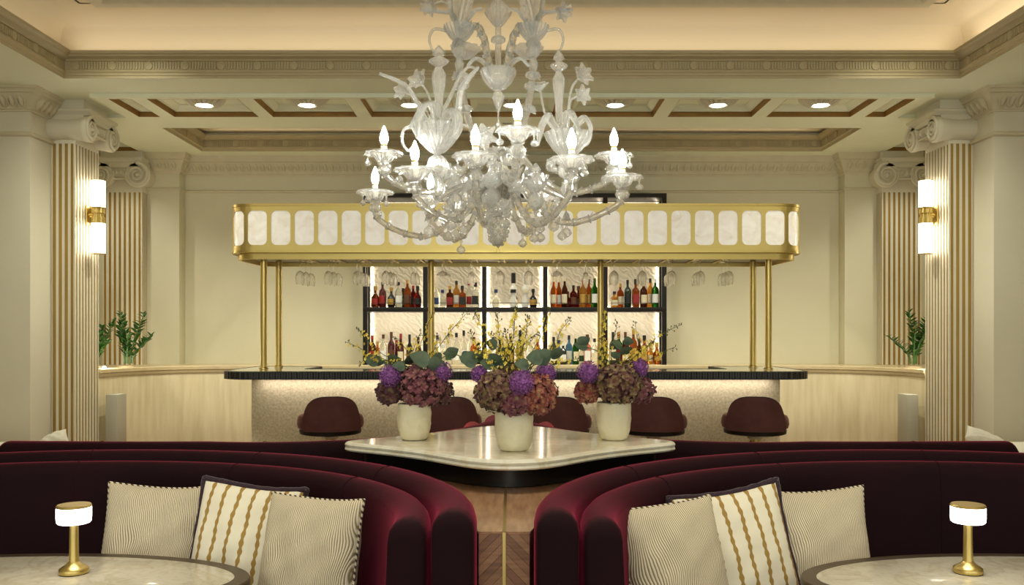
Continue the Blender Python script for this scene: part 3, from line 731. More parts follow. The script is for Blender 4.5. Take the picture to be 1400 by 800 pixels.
for i in range(n):
    j = (i+1) % n
    for k in range(4): fs.append((i*4+k, j*4+k, j*4+(k+1) % 4, i*4+(k+1) % 4))
m.add(vs, fs).build('fluted_edge', BLACKW, bar, 0)
MB().box(-2.46, 2.46, 8.17, 8.40, 0, 1.03, .004).build('front_panel', BARFACE, bar)
for s in (-1, 1):
    MB().box(min(s*2.46, s*2.02), max(s*2.46, s*2.02), 8.40, 9.2, 0, 1.03).build('end_panel', TIMBER, bar, 0)
MB().box(-2.38, 2.38, 8.095, 8.115, 1.021, 1.034).build('led_channel', BLACKM, bar, 0)
MB().box(-2.4, 2.4, 8.14, 8.17, 0, .1).build('kick_rail', BRASSV, bar, 0)

# ---- brass canopy with alabaster panels
cn = thing('bar_canopy', 'brushed brass canopy with a row of glowing alabaster panels on brass posts above the bar', 'canopy', (BX+.004, 0, 0))
cx0, cx1, cy0, cy1, cr = -2.70, 2.70, 8.15, 9.20, .25
zb, zt = 2.195, 2.648
per = []      # perimeter, anticlockwise seen from above, starting at the middle of the front
base = [(0, cy0)]+arc(cx1-cr, cy0+cr, cr, -90, 0, 10)+arc(cx1-cr, cy1-cr, cr, 0, 90, 10)+arc(cx0+cr, cy1-cr, cr, 90, 180, 10)+arc(cx0+cr, cy0+cr, cr, 180, 270, 10)
bp_ = [Vector(p) for p in base]; cum = [0]
for a, b in zip(bp_, bp_[1:]+bp_[:1]): cum.append(cum[-1]+(b-a).length)
PER = cum[-1]
def along(s_, off):
    s_ %= PER
    for i in range(len(bp_)):
        if s_ <= cum[i+1] or i == len(bp_)-1:
            a = bp_[i]; b = bp_[(i+1) % len(bp_)]; t = (s_-cum[i])/max(1e-9, cum[i+1]-cum[i])
            d = (b-a).normalized()
            # smooth normal on the corner arcs
            p = a.lerp(b, t); cxx = min(max(p.x, cx0+cr), cx1-cr); cyy = min(max(p.y, cy0+cr), cy1-cr)
            nr = (p-Vector((cxx, cyy)))
            nr = nr.normalized() if nr.length > 1e-6 else Vector((d.y, -d.x))
            return p+nr*off
NP = 57; pit = PER/NP
def rr2(w_, h_, r, n=5):
    out = []
    for (cx, cz, a0) in ((w_-r, h_-r, 0), (-w_+r, h_-r, 90), (-w_+r, -h_+r, 180), (w_-r, -h_+r, 270)):
        for i in range(n+1): a = R(a0+90*i/n); out.append((cx+r*math.cos(a), cz+r*math.sin(a)))
    return out
hole = rr2(.0905, .16, .05); zc_ = 2.425
def outer_of(p):
    w_, h_ = pit/2, 1
    k = max(abs(p[0])/(pit/2), abs(p[1])/((zt-zb)/2)); 
    return (p[0]/k, p[1]/k)
fr = MB(); H2 = (zt-zb)/2; zmid = (zt+zb)/2
hole_c = [(u, z+zc_-zmid) for u, z in hole]
outp = [outer_of(p) for p in hole_c]
# make sure the corners of each cell are reached
for tgt in ((pit/2, H2), (-pit/2, H2), (-pit/2, -H2), (pit/2, -H2)):
    i = min(range(len(outp)), key=lambda q: (outp[q][0]-tgt[0])**2+(outp[q][1]-tgt[1])**2); outp[i] = tgt
for c in range(NP):
    s0 = c*pit; vs = []; fs = []; n = len(hole)
    for (u, z) in outp: p = along(s0+u, 0); vs.append((p.x, p.y, zmid+z))
    for (u, z) in hole_c: p = along(s0+u, 0); vs.append((p.x, p.y, zmid+z))
    for (u, z) in hole_c: p = along(s0+u, -.014); vs.append((p.x, p.y, zmid+z))
    for i in range(n):
        j = (i+1) % n; fs += [(i, j, n+j, n+i), (n+i, n+j, 2*n+j, 2*n+i)]
    fr.add(vs, fs)
fr.build('brass_band', BRASS, cn, 40)
straight = None
for c in range(NP):
    s0 = c*pit; vs = []; fs = []
    ctr = along(s0, 0); W8 = 8
    pm = along(s0, -.01)
    for i in range(W8+1):
        u = -.1+.2*i/W8; p = along(s0+u, -.009)-pm
        q = along(s0+u, -.022)-pm
        vs += [(p.x, p.y, -.17), (p.x, p.y, .17), (q.x, q.y, .17), (q.x, q.y, -.17)]
    for i in range(W8):
        for k in range(4): fs.append((i*4+k, i*4+4+k, i*4+4+(k+1) % 4, i*4+(k+1) % 4))
    fs += [(0, 1, 2, 3), tuple(W8*4+k for k in (3, 2, 1, 0))]
    MB().add(vs, fs).build('alabaster_panel', ALAB, cn, 40, loc=(pm.x, pm.y, zc_))
ring = lambda ins: [(x, y) for x, y in rrect(cx0+ins, cx1-ins, cy0+ins, cy1-ins, max(.05, cr-ins), 10)]
MB().sweep([(0, zt-.02), (.0, zt+.003), (-.006, zt+.003), (-.006, zt-.02)], ring(0), closed=True).build('top_rim', BRASSV, cn)
MB().sweep([(.004, zb-.004), (-.006, zb), (-.006, zb+.022), (.004, zb+.022)], ring(0), closed=True).build('bottom_rim', BRASSV, cn)
MB().sweep([(0, 2.137), (0, zb), (.03, zb), (.03, 2.137)], ring(.05), closed=True).build('lower_band', BRASS, cn)
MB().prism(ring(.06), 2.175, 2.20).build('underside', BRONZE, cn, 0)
MB().prism(ring(.04), 2.60, 2.615).build('inner_lid', BRASSV, cn, 0)
def post(x, y, z0, z1=2.19):
    return MB().lathe([(.031, z0), (.031, z1), (0, z1)], 24, Matrix.Translation((x, y, 0)))
for (x, y, z) in ((-2.415, 8.4, 1.10), (-2.415, 8.94, 1.10), (2.415, 8.4, 1.10), (2.415, 8.94, 1.10)):
    a = post(x, y, z).build('post', BRASSV, cn); MB().lathe([(0, z), (.045, z), (.045, z+.012), (.032, z+.02), (0, z+.02)], 24, Matrix.Translation((x, y, 0))).build('foot_ring', BRASSV, a)
for x in (-.862, .862): post(x, 8.94, .0).build('post', BRASSV, cn)
# glass hanger rails under the canopy
slots = [(px-705)*8.5/1200 for px in (415, 454, 492, 531, 569, 608, 646, 685, 724, 763, 801, 840, 879, 918, 957, 995)]
for x in slots:
    for s in (-1, 1): MB().box(x+s*.03-.009, x+s*.03+.009, 8.3, 9.0, 2.160, 2.176, .003).build('hanger_rail', BRASSV, cn)

def wine(kind):
    """hanging upside down from z=0 (foot) to about -.25"""
    if kind == 0: pr = [(0, 0), (.036, -.001), (.037, -.004), (.02, -.009), (.006, -.016), (.0038, -.03), (.0038, -.105), (.008, -.115), (.026, -.128), (.040, -.150), (.0445, -.178), (.042, -.21), (.036, -.246), (.0348, -.246), (.0405, -.21), (.043, -.178), (.0385, -.151), (.025, -.131), (.0, -.118)]
    elif kind == 1: pr = [(0, 0), (.034, -.001), (.035, -.004), (.018, -.009), (.005, -.016), (.0036, -.03), (.0036, -.12), (.01, -.128), (.022, -.145), (.029, -.175), (.029, -.21), (.025, -.24), (.024, -.24), (.028, -.21), (.028, -.175), (.0205, -.146), (.0, -.130)]
    else: pr = [(0, 0), (.035, -.001), (.036, -.004), (.018, -.009), (.005, -.016), (.0036, -.03), (.0036, -.11), (.012, -.118), (.05, -.142), (.058, -.16), (.0568, -.161), (.049, -.144), (.0, -.121)]
    return MB().lathe(pr, 20).mesh('wine_glass', CLEAR, 60)
WG = [wine(0), wine(1), wine(2)]
rows = ['front', 'middle', 'rear']
for i, x in enumerate(slots):
    for r_ in range(3):
        if 4 <= i <= 11 and r_ == 2: continue
        k = 0
        if 4 <= i <= 11: k = (1, 2, 1, 0, 0, 2, 1, 0)[i-4] if r_ == 0 else (1, 2, 1, 0, 0, 2, 1, 0)[i-4]
        o = inst('wine_glass', WG[k], None, (BX+x+rnd.uniform(-.006, .006)+(r_-1)*.012, 8.42+r_*.17, 2.160), (0, 0, rnd.random()*6))
        nm = ('wine glass', 'flute glass', 'coupe glass')[k]
        tag(o, 'clear %s hanging under the brass canopy, %s row, %s slot from the left' % (nm, rows[r_], ORD[i]), 'glass', 'stemware hanging under the bar canopy')

# ---- back-bar shelf unit
sh = thing('back_bar_shelf', 'black metal back bar shelf of five lit bays against the cream wall', 'shelf', (0, 0, 0))
UX = [(px-700)*10.6/1200 for px in (499.5, 581.5, 662, 745.5, 827.5, 908)]
for x in UX: MB().box(x-.027, x+.027, 10.58, 10.64, 1.056, 3.13, .002).build('upright', BLACKM, sh)
MB().box(UX[0]-.027, UX[-1]+.027, 10.578, 10.9, 3.08, 3.132, .002).build('top_board', BLACKM, sh)
MB().box(UX[0]-.027, UX[-1]+.027, 10.578, 10.92, 1.705, 1.758, .002).build('shelf_board', BLACKM, sh)
MB().box(UX[0]-.03, UX[-1]+.03, 10.95, 11.19, 1.056, 3.125).build('cabinet_back', BLACKM, sh, 0)
for a, b in zip(UX[:-1], UX[1:]):
    for z0, z1 in ((1.06, 1.703), (1.76, 3.078)):
        MB().box(a+.004, b-.004, 10.93, 10.952, z0, z1).build('relief_panel', RELIEF, sh, 0)
        for x in (a+.03, b-.038): MB().box(x, x+.006, 10.915, 10.925, z0+.01, z1-.01).build('led_strip', LEDM, sh, 0)
    MB().box(a+.05, b-.05, 10.912, 10.922, 1.762, 1.768).build('led_strip', LEDM, sh, 0)
    y, z = 10.615, 1.76
    MB().tube([(a+.07, 10.8, z+.05), (a+.07, y, z+.05), (b-.07, y, z+.05), (b-.07, 10.8, z+.05)], .0035, 6).build('guard_rail', BLACKM, sh)
    for x in (a+.07, b-.07): MB().tube([(x, y, z), (x, y, z+.05)], .0035, 6).build('rail_pin', BLACKM, sh)

def bottle(kind, h):
    """mesh profiles for a bottle of height h: body, label, cap"""
    sq = None
    if kind == 'round': b = [(.0, 0), (.034, 0), (.037, .006), (.037, .56*h), (.034, .64*h), (.016, .74*h), (.0135, .78*h), (.0135, .90*h), (0, .90*h)]; c = (.0148, .86*h, h); lb = (.0376, .14*h, .46*h)
    elif kind == 'slim': b = [(.0, 0), (.03, 0), (.033, .006), (.033, .50*h), (.028, .60*h), (.0135, .72*h), (.0125, .92*h), (0, .92*h)]; c = (.0138, .84*h, h); lb = (.0336, .12*h, .42*h)
    elif kind == 'square': b = [(.0, 0), (.034, 0), (.036, .005), (.036, .58*h), (.032, .64*h), (.014, .70*h), (.0135, .86*h), (0, .86*h)]; c = (.018, .82*h, h); lb = (.0365, .12*h, .46*h); sq = lambda a, i: (1/max(abs(math.cos(a)), abs(math.sin(a))))*.93 if 1 <= i <= 4 else 1
    elif kind == 'squat': b = [(.0, 0), (.038, 0), (.044, .01), (.048, .3*h), (.044, .48*h), (.022, .62*h), (.014, .68*h), (.014, .84*h), (0, .84*h)]; c = (.019, .80*h, h); lb = (.0486, .14*h, .42*h)
    elif kind == 'orb': b = [(.0, 0), (.026, 0), (.046, .12*h), (.052, .3*h), (.044, .5*h), (.02, .64*h), (.013, .70*h), (.013, .82*h), (0, .82*h)]; c = (.018, .80*h, h); lb = (.0524, .2*h, .4*h)
    else: b = [(.0, 0), (.032, 0), (.036, .06*h), (.034, .2*h), (.022, .3*h), (.026, .38*h), (.036, .46*h), (.034, .56*h), (.018, .66*h), (.016, .72*h), (0, .72*h)]; c = (.026, .70*h, h); lb = (.0365, .42*h, .52*h)
    k = 1.0 if kind in ('orb', 'squat') else 1.2
    b = [(q*k if z < .66*h else q*1.1, z) for q, z in b]; c = (c[0]*1.12,)+c[1:]; lb = (lb[0]*k,)+lb[1:]
    return b, c, lb, sq
CAPC = {'black': 'black', 'gold': 'gold', 'red': 'red', 'white': 'white', 'blue': 'blue', 'green': 'green', 'brown': 'brown', 'cream': 'cream'}
COLW = {'amber': 'amber', 'brown': 'brown', 'red': 'red', 'dark': 'black glass', 'clear': 'clear', 'green': 'green', 'yellow': 'golden', 'white': 'white ceramic', 'blue': 'pale blue', 'pink': 'pink', 'purple': 'oxblood', 'dgreen': 'dark green'}
KW = {'round': '', 'slim': 'slim ', 'square': 'square ', 'squat': 'squat ', 'orb': 'round ', 'stack': 'waisted '}
def make_bottle(px, kind, col, lab, cap, h, zbase, label, Y):
    x = (px-700)*Y/1200
    t = thing('bottle', label, 'bottle', (x, Y, zbase), rnd.uniform(-.25, .25), 'bottles on the back bar')
    b, c, lb, sq = bottle(kind, h)
    MB().lathe(b, 24, None, sq).build('body', BG[col], t, 40)
    if lab:
        vs = []; fs = []; n = 8; r_ = lb[0]
        for i in range(n+1):
            a = R(-90-52+104*i/n)
            q = r_*(sq(a, 3) if sq else 1)*1.006
            for z in (lb[1], lb[2]): vs.append((q*math.cos(a), q*math.sin(a), z))
            for z in (lb[2], lb[1]): vs.append((q*.985*math.cos(a), q*.985*math.sin(a), z))
        for i in range(n):
            for k in range(4): fs.append((i*4+k, i*4+4+k, i*4+4+(k+1) % 4, i*4+(k+1) % 4))
        MB().add(vs, fs).build('label', LAB[lab], t)
    MB().lathe([(0, c[1]), (c[0], c[1]), (c[0], c[2]-.004), (c[0]-.003, c[2]), (0, c[2])], 16).build('cap', LAB[cap], t)
UP = [
 [(513, 'squat', 'brown', 'red', 'gold', .26), (523, 'round', 'purple', 'red', 'black', .31), (535, 'squat', 'dark', 'gold', 'gold', .245), (545, 'round', 'clear', 'white', 'black', .31), (551, 'round', 'dgreen', 'green', 'black', .24), (557, 'round', 'amber', 'brown', 'gold', .335), (565, 'round', 'red', 'black', 'red', .27), (571, 'squat', 'red', 'black', 'black', .26)],
 [(597, 'round', 'clear', 'blue', 'cream', .26), (605, 'square', 'clear', 'cream', 'blue', .22), (615, 'square', 'brown', 'red', 'gold', .265), (624, 'round', 'yellow', 'white', 'black', .33), (632, 'square', 'amber', 'black', 'black', .265), (641, 'slim', 'clear', 'red', 'red', .325), (650, 'square', 'clear', 'black', 'black', .305)],
 [(678, 'squat', 'clear', 'cream', 'blue', .22), (703, 'squat', 'dark', 'gold', 'brown', .235), (702, 'stack', 'white', 'black', 'black', .42), (718, 'stack', 'white', 'cream', 'white', .42), (729, 'squat', 'dark', 'gold', 'black', .225)],
 [(757, 'slim', 'amber', 'cream', 'cream', .37), (764, 'slim', 'amber', 'white', 'cream', .37), (772, 'slim', 'brown', 'cream', 'cream', .38), (776, 'orb', 'brown', 'red', 'brown', .20), (784, 'round', 'red', 'brown', 'black', .27), (791, 'squat', 'red', 'brown', 'brown', .265), (797, 'round', 'yellow', 'gold', 'red', .35), (805, 'round', 'amber', 'gold', 'brown', .35), (813, 'round', 'green', 'white', 'green', .355)],
 [(840, 'square', 'yellow', 'cream', 'black', .195), (848, 'round', 'amber', 'cream', 'gold', .295), (858, 'round', 'dgreen', 'black', 'black', .335), (869, 'square', 'amber', 'red', 'black', .345), (880, 'round', 'brown', 'cream', 'brown', .33), (889, 'round', 'yellow', 'cream', 'black', .36), (896, 'round', 'green', 'white', 'white', .35)]]
LOW = [
 [(509, 'round', 'brown', 'red', 'red', .36), (516, 'round', 'amber', 'cream', 'gold', .28), (524, 'round', 'clear', 'white', 'brown', .37), (535, 'round', 'purple', 'brown', 'brown', .40), (542, 'round', 'red', 'black', 'red', .30), (548, 'slim', 'purple', 'cream', 'red', .38), (560, 'slim', 'dark', 'brown', 'black', .37), (572, 'slim', 'purple', 'red', 'black', .34)],
 [(598, 'round', 'clear', 'white', 'blue', .36), (606, 'squat', 'clear', 'cream', 'white', .25), (614, 'round', 'clear', 'green', 'blue', .39), (624, 'round', 'clear', 'white', 'black', .39), (634, 'slim', 'clear', 'white', 'black', .42), (643, 'round', 'clear', 'white', 'cream', .37), (648, 'round', 'amber', 'cream', 'brown', .34), (654, 'square', 'dgreen', 'cream', 'dgreen' if False else 'black', .27)],
 [(674, 'round', 'clear', 'white', 'blue', .34), (684, 'square', 'brown', 'cream', 'black', .30), (698, 'round', 'dark', 'gold', 'black', .38), (711, 'round', 'dgreen', 'gold', 'black', .42), (724, 'round', 'clear', 'white', 'white', .33), (735, 'round', 'amber', 'cream', 'red', .30)],
 [(757, 'round', 'dark', 'white', 'black', .34), (764, 'square', 'blue', 'white', 'blue', .30), (770, 'round', 'dark', 'white', 'white', .27), (778, 'round', 'blue', 'white', 'black', .36), (787, 'slim', 'green', 'cream', 'cream', .38), (795, 'squat', 'clear', 'green', 'white', .26), (803, 'square', 'pink', 'white', 'brown', .37), (813, 'round', 'clear', 'cream', 'black', .32)],
 [(838, 'round', 'dgreen', 'cream', 'black', .40), (846, 'round', 'green', 'red', 'red', .40), (855, 'round', 'brown', 'cream', 'brown', .40), (866, 'round', 'amber', 'gold', 'gold', .43), (874, 'round', 'brown', 'gold', 'brown', .32), (881, 'square', 'amber', 'gold', 'black', .36), (889, 'squat', 'yellow', 'cream', 'gold', .27), (898, 'orb', 'amber', 'gold', 'gold', .27)]]
BAYS = ['far left bay', 'second bay', 'middle bay', 'fourth bay', 'far right bay']
for rows_, zb_, Y0, word in ((UP, 1.759, 10.70, 'upper shelf'), (LOW, 1.071, 10.46, 'lower shelf')):
    for bi, bay in enumerate(rows_):
        bs = sorted(bay); last = -99; back = 0
        for i, (px, kind, col, lab, cap, h) in enumerate(bs):
            back = 1 - back if px-last < 9.5 else 0
            last = px
            lb_ = '%s %sbottle, %s cap, %s from left, %s, %s' % (COLW[col], KW[kind], cap, ORD[i], word, BAYS[bi])
            make_bottle(px, kind, col, lab, cap, h*(1.0 if word == 'upper shelf' else .97), zb_, lb_, Y0+back*.1)

# ---- bar stools
def make_stool():
    t = thing('bar_stool', 'stool', 'bar stool', (0, 0, 0))
    MB().lathe([(0, 0), (.20, 0), (.205, .008), (.2, .016), (.06, .03), (.042, .05), (.042, .545), (0, .545)], 36).build('pedestal', BRASSV, t)
    MB().lathe([(0, .545), (.052, .546), (.064, .556), (.066, .568), (.060, .582), (.045, .588), (0, .59)], 28).build('stone_knob', CANDLE, t)
    MB().lathe([(0, .588), (.235, .590), (.256, .598), (.260, .628), (.25, .636), (0, .638)], 48).build('seat_base', BLACKM, t)
    MB().lathe([(0, .636), (.25, .637), (.272, .648), (.28, .68), (.276, .72), (.262, .748), (.23, .762), (0, .768)], 48).build('seat_cushion', MAUVE, t)
    vs = []; fs = []; nt_, nz = 32, 10; TH = 53
    def zt_(u): return .632+.285*(1-abs(u)**3.0)**(1/2.4)
    edge = []
    for side in (0, 1):
        for i in range(nt_+1):
            u = -1+2*i/nt_; u = math.copysign(1-(1-abs(u))**1.6, u); a = R(-90+TH*u)
            for k in range(nz+1):
                v = k/nz; z = .632+(zt_(u*.999)-.632)*v
                r_ = (.292 if side == 0 else .262)
                if k == nz: r_ = .285 if side == 0 else .268
                r_ += .012*v
                vs.append((r_*math.cos(a), r_*math.sin(a), z))
                if side == 0 and k == nz: edge.append(((r_-.008)*math.cos(a), (r_-.008)*math.sin(a), z+.002))
    q = (nt_+1)*(nz+1); w_ = nz+1
    for side in (0, 1):
        for i in range(nt_):
            for k in range(nz):
                b = side*q+i*w_+k; fs.append((b, b+w_, b+w_+1, b+1))
    for i in range(nt_):
        a = i*w_+nz; fs.append((a, a+w_, q+a+w_, q+a)); a = i*w_; fs.append((a, a+w_, q+a+w_, q+a))
    for i in (0, nt_):
        for k in range(nz): a = i*w_+k; fs.append((a, a+1, q+a+1, q+a))
    MB().add(vs, fs).build('backrest', MAUVE, t, 50)
    MB().tube(edge, .006, 8).build('piping', PLUMF, t)
    return t
st = make_stool()
SP = [(452, 14, 'first bar stool from the left, mauve velvet, clear of the flowers'), (614, 6, 'mauve velvet bar stool partly behind the left vase of hydrangeas'),
      (764, -4, 'mauve velvet bar stool between the middle and right vases'), (894, -8, 'mauve velvet bar stool just right of the right vase'), (1032, -14, 'last bar stool on the right, mauve velvet on a brass pedestal')]
for i, (px, rz, lb_) in enumerate(SP):
    loc = ((px-700)*7.45/1200, 7.45, .004)
    if i == 0: s_ = st; s_.location = loc; s_.rotation_euler = (0, 0, R(rz)); s_['label'] = lb_
    else: s_ = dup(st, loc, R(rz), lb_)
    s_['group'] = 'mauve stools along the bar'

# ================================================================== BOOTHS
def slab_profile(w0, w1, zb, zt, lean=0.):
    """upholstered back: half width w0 at the top, w1 extra thickness on the seat side at the bottom (u negative = seat side)"""
    n = 7; out = [(w0*.8, zb), (w0, zb+.03), (w0, zt-w0*.9)]
    for i in range(1, n): a = PI*i/n; out.append((w0*math.cos(a), zt-w0*.9+w0*.9*math.sin(a)))
    out += [(-w0, zt-w0*.9), (-w0-w1*.35, (zb+zt)/2), (-w0-w1, zb+.06), (-w0-w1*.9, zb)]
    return out
def padded(path, prof, ends=(True, True)):
    """sweep with softly rounded ends"""
    m = MB(); q = len(prof); P = [Vector(p) for p in path]
    d0 = (P[0]-P[1]).normalized(); d1 = (P[-1]-P[-2]).normalized()
    uc = sum(u for u, z in prof)/q; zt = max(z for u, z in prof)
    secs = []
    steps = ((.030, .42, .045), (.026, .22, .02), (.016, .08, .006))
    for d, k, dz in steps: secs.append((P[0]+d0*d, k, dz))
    for p in P: secs.append((p, 0, 0))
    for d, k, dz in reversed(steps): secs.append((P[-1]+d1*d, k, dz))
    n = len(secs); vs = []; fs = []
    for i, (p, k, dz) in enumerate(secs):
        a = secs[max(i-1, 0)][0]; b = secs[min(i+1, n-1)][0]
        t = (b-a).normalized(); nr = Vector((-t.y, t.x))
        for (u, z) in prof:
            uu = uc+(u-uc)*(1-k*.45); zz = z-(dz*(z/zt)**8)
            vs.append((p.x+nr.x*uu, p.y+nr.y*uu, zz))
    for i in range(n-1):
        for k in range(q): k2 = (k+1) % q; fs.append((i*q+k, (i+1)*q+k, (i+1)*q+k2, i*q+k2))
    fs.append(tuple(range(q))); fs.append(tuple(reversed(range((n-1)*q, n*q))))
    return m.add(vs, fs)
def ell(cx, cy, a, b, t0, t1, n, s=1):
    """t measured from the back of the booth; s=+1 back away from the camera"""
    return [(cx+a*math.sin(R(t0+(t1-t0)*i/n)), cy+s*b*math.cos(R(t0+(t1-t0)*i/n))) for i in range(n+1)]
def near_booth(cx, side, label):
    cy = 2.36
    t = thing('booth_sofa', label, 'sofa', (cx, cy, 0), 0, 'burgundy velvet booths')
    # direction so that the left normal points outwards: run from +90 to -90 (anticlockwise)
    outp_ = ell(0, 0, 1.325, 1.135, 93, -93, 72)
    innp = ell(0, 0, 1.205, .985, 93, -93, 72)
    flip = lambda pr: [(-u, z) for u, z in pr][::-1]
    o_ = padded(outp_, flip(slab_profile(.058, .0, .02, .985))).build('outer_back', VELVET, t, 60)
    i_ = padded(innp, flip(slab_profile(.052, .05, .1, .962))).build('inner_back', VELVET, t, 60)
    for ang in (-68, -38, -8, 22, 52) if side < 0 else (68, 38, 8, -22, -52):
        for par, (a, b, zt, w_) in ((o_, (1.325, 1.135, .985, .058)), (i_, (1.205, .985, .962, .052))):
            pts = []
            sa, ca = math.sin(R(ang)), math.cos(R(ang)); nr = Vector((sa/a, ca/b)).normalized()
            for k in range(9):
                al = PI*k/8; u = w_*math.cos(al)*1.005; z = zt-w_*.9+w_*.9*math.sin(al)+.0005
                pts.append((a*sa+nr.x*u, b*ca+nr.y*u, z))
            pts.append((a*sa-nr.x*w_*(1.02+ (.32 if par is i_ else 0)), b*ca-nr.y*w_*(1.02+(.32 if par is i_ else 0)), (zt+.1)/2))
            MB().tube(pts, .0016, 5).build('seam', VELVET, par)
    seat = ell(0, 0, 1.10, .89, 93, -93, 60)+[(x, y) for x, y in ell(0, 0, .66, .46, -93, 93, 40)]
    MB().stack(seat[::-1] if False else seat, [(0.012, .30), (0, .32), (0, .44), (.012, .47), (.04, .485)]).build('seat_cushion', VELVET, t, 40)
    base = ell(0, 0, 1.30, 1.1, 92, -92, 48)+ell(0, 0, .70, .5, -92, 92, 36)
    MB().stack(base, [(0, 0), (0, .31)]).build('seat_base', DARKP, t, 30)
    return t
near_booth(-1.478, -1, 'near left burgundy velvet booth curving round the left table')
near_booth(1.442, 1, 'near right burgundy velvet booth curving round the right table')
def far_booth(s, label):
    t = thing('booth_sofa', label, 'sofa', (0, 0, 0), 0, 'burgundy velvet booths')
    def path(off):
        pts = [(-2.16+off*.0, 3.80+off), (-1.6, 3.775+off)]
        pts += ell(-1.08, 4.92, 1.0-off, 1.165-off, -12, 94, 44, -1)
        pts = [(-s*x if s > 0 else x, y) for x, y in pts]
        return [(x-.018, y) for x, y in pts]
    for nm, off, zt, w_ in (('outer_back', .0, .982, .058), ('inner_back', .125, .945, .052)):
        pr = slab_profile(w_, .0 if nm == 'outer_back' else .05, .02, zt)
        p = path(off)
        if s < 0: pr = [(-u, z) for u, z in pr][::-1]
        if s > 0: pr = pr
        # seat side: towards +y; for s<0 path runs left to right: left normal is +y
        o_ = padded(p, pr if s > 0 else pr).build(nm, VELVET if nm == 'outer_back' else VELVETR, t, 60)
    for x in (-1.75, -1.05):
        xx = (-x if s > 0 else x)-.018
        pts = [(xx, 3.785-.058*math.cos(PI*k/8)-.002 if True else 0, .982-.052+.0525*math.sin(PI*k/8)) for k in range(9)]
        pts = [(xx, 3.785-.0595, .55)]+pts
        MB().tube(pts, .0016, 5).build('seam', VELVET, t)
    seat = [(-2.12, 4.0), (-1.2, 4.0)]+ell(-1.08, 4.92, .80, .90, 10, 90, 20, -1)+[(-.75, 4.92)]+ell(-1.08, 4.92, .40, .42, 80, 10, 12, -1)+[(-2.12, 4.5)]
    seat = [((-x if s > 0 else x), y) for x, y in seat]
    if s > 0: seat = seat[::-1]
    MB().stack(seat, [(0, .30), (0, .45), (.02, .48)]).build('seat_cushion', VELVETR, t, 40)
    base = [(-2.14, 3.84), (-1.1, 3.84)]+ell(-1.08, 4.92, .94, 1.06, 10, 90, 16, -1)+[(-.6, 4.92), (-.6, 4.6), (-1.1, 4.45), (-2.14, 4.45)]
    base = [((-x if s > 0 else x), y) for x, y in base]
    if s > 0: base = base[::-1]
    MB().stack(base, [(0, 0), (0, .31)]).build('seat_base', DARKP, t, 30)
    return t
far_booth(-1, 'far left burgundy velvet booth seen from behind, facing the bar')
far_booth(1, 'far right burgundy velvet booth seen from behind, facing the bar')

# ---- walnut divider between the booths
DX = -.022
dv = thing('walnut_divider', 'walnut veneered divider with a brass inlay between the two near booths', 'divider', (DX, 0, 0))
ZD = .89
poly = [(-.072, 2.47), (.072, 2.47), (.098, 2.6), (.17, 2.9), (.30, 3.25), (.40, 3.45), (.48, 3.62), (.40, 3.80), (.25, 4.0), (.12, 4.3), (-.12, 4.3), (-.25, 4.0), (-.40, 3.80), (-.48, 3.62), (-.40, 3.45), (-.30, 3.25), (-.17, 2.9), (-.098, 2.6)]
MB().stack(poly, [(0, 0), (0, ZD-.006)]).build('carcass', WALNUT, dv, 0)
MB().stack(poly, [(-.002, ZD-.005), (-.002, ZD)]).build('top_panel', WALNUT, dv, 0)
MB().box(-.0045, .0045, 2.464, 3.4, ZD-.01, ZD+.0012).build('brass_inlay', BRASSV, dv, 0)
MB().box(-.0045, .0045, 2.455, 2.468, .02, ZD+.0012).build('brass_inlay', BRASSV, dv, 0)
# herringbone veneer strips of the front face: they rise towards the middle
sw = .030
for s in (-1, 1):
    k = 0
    zz = ZD-.02+.2
    while zz > .05:
        zi, zo = zz, zz-.066      # inner and outer heights of the strip's upper edge
        pts = [(.0052, zi), (.071, zo), (.071, zo-sw+.0012), (.0052, zi-sw+.0012)]
        # clip to the face top
        top = ZD-.004
        def clip(p):
            out = []
            for a, b in zip(p, p[1:]+p[:1]):
                ina, inb = a[1] <= top, b[1] <= top
                if ina: out.append(a)
                if ina != inb:
                    f = (top-a[1])/(b[1]-a[1]); out.append((a[0]+(b[0]-a[0])*f, top))
            return out
        pc = clip(pts)
        if len(pc) >= 3 and min(z for _, z in pc) > .0:
            n = len(pc); y0_, y1_ = 2.4605-rnd.uniform(0, .0012), 2.471
            MB().add([(s*x, y0_, z) for x, z in pc]+[(s*x, y1_, z) for x, z in pc], [tuple(range(n)), tuple(reversed(range(n, 2*n)))]+[(i, (i+1) % n, n+(i+1) % n, n+i) for i in range(n)]).build('veneer_strip', VENEER[(k*2+(s > 0)) % 3], dv, 0)
        zz -= sw; k += 1
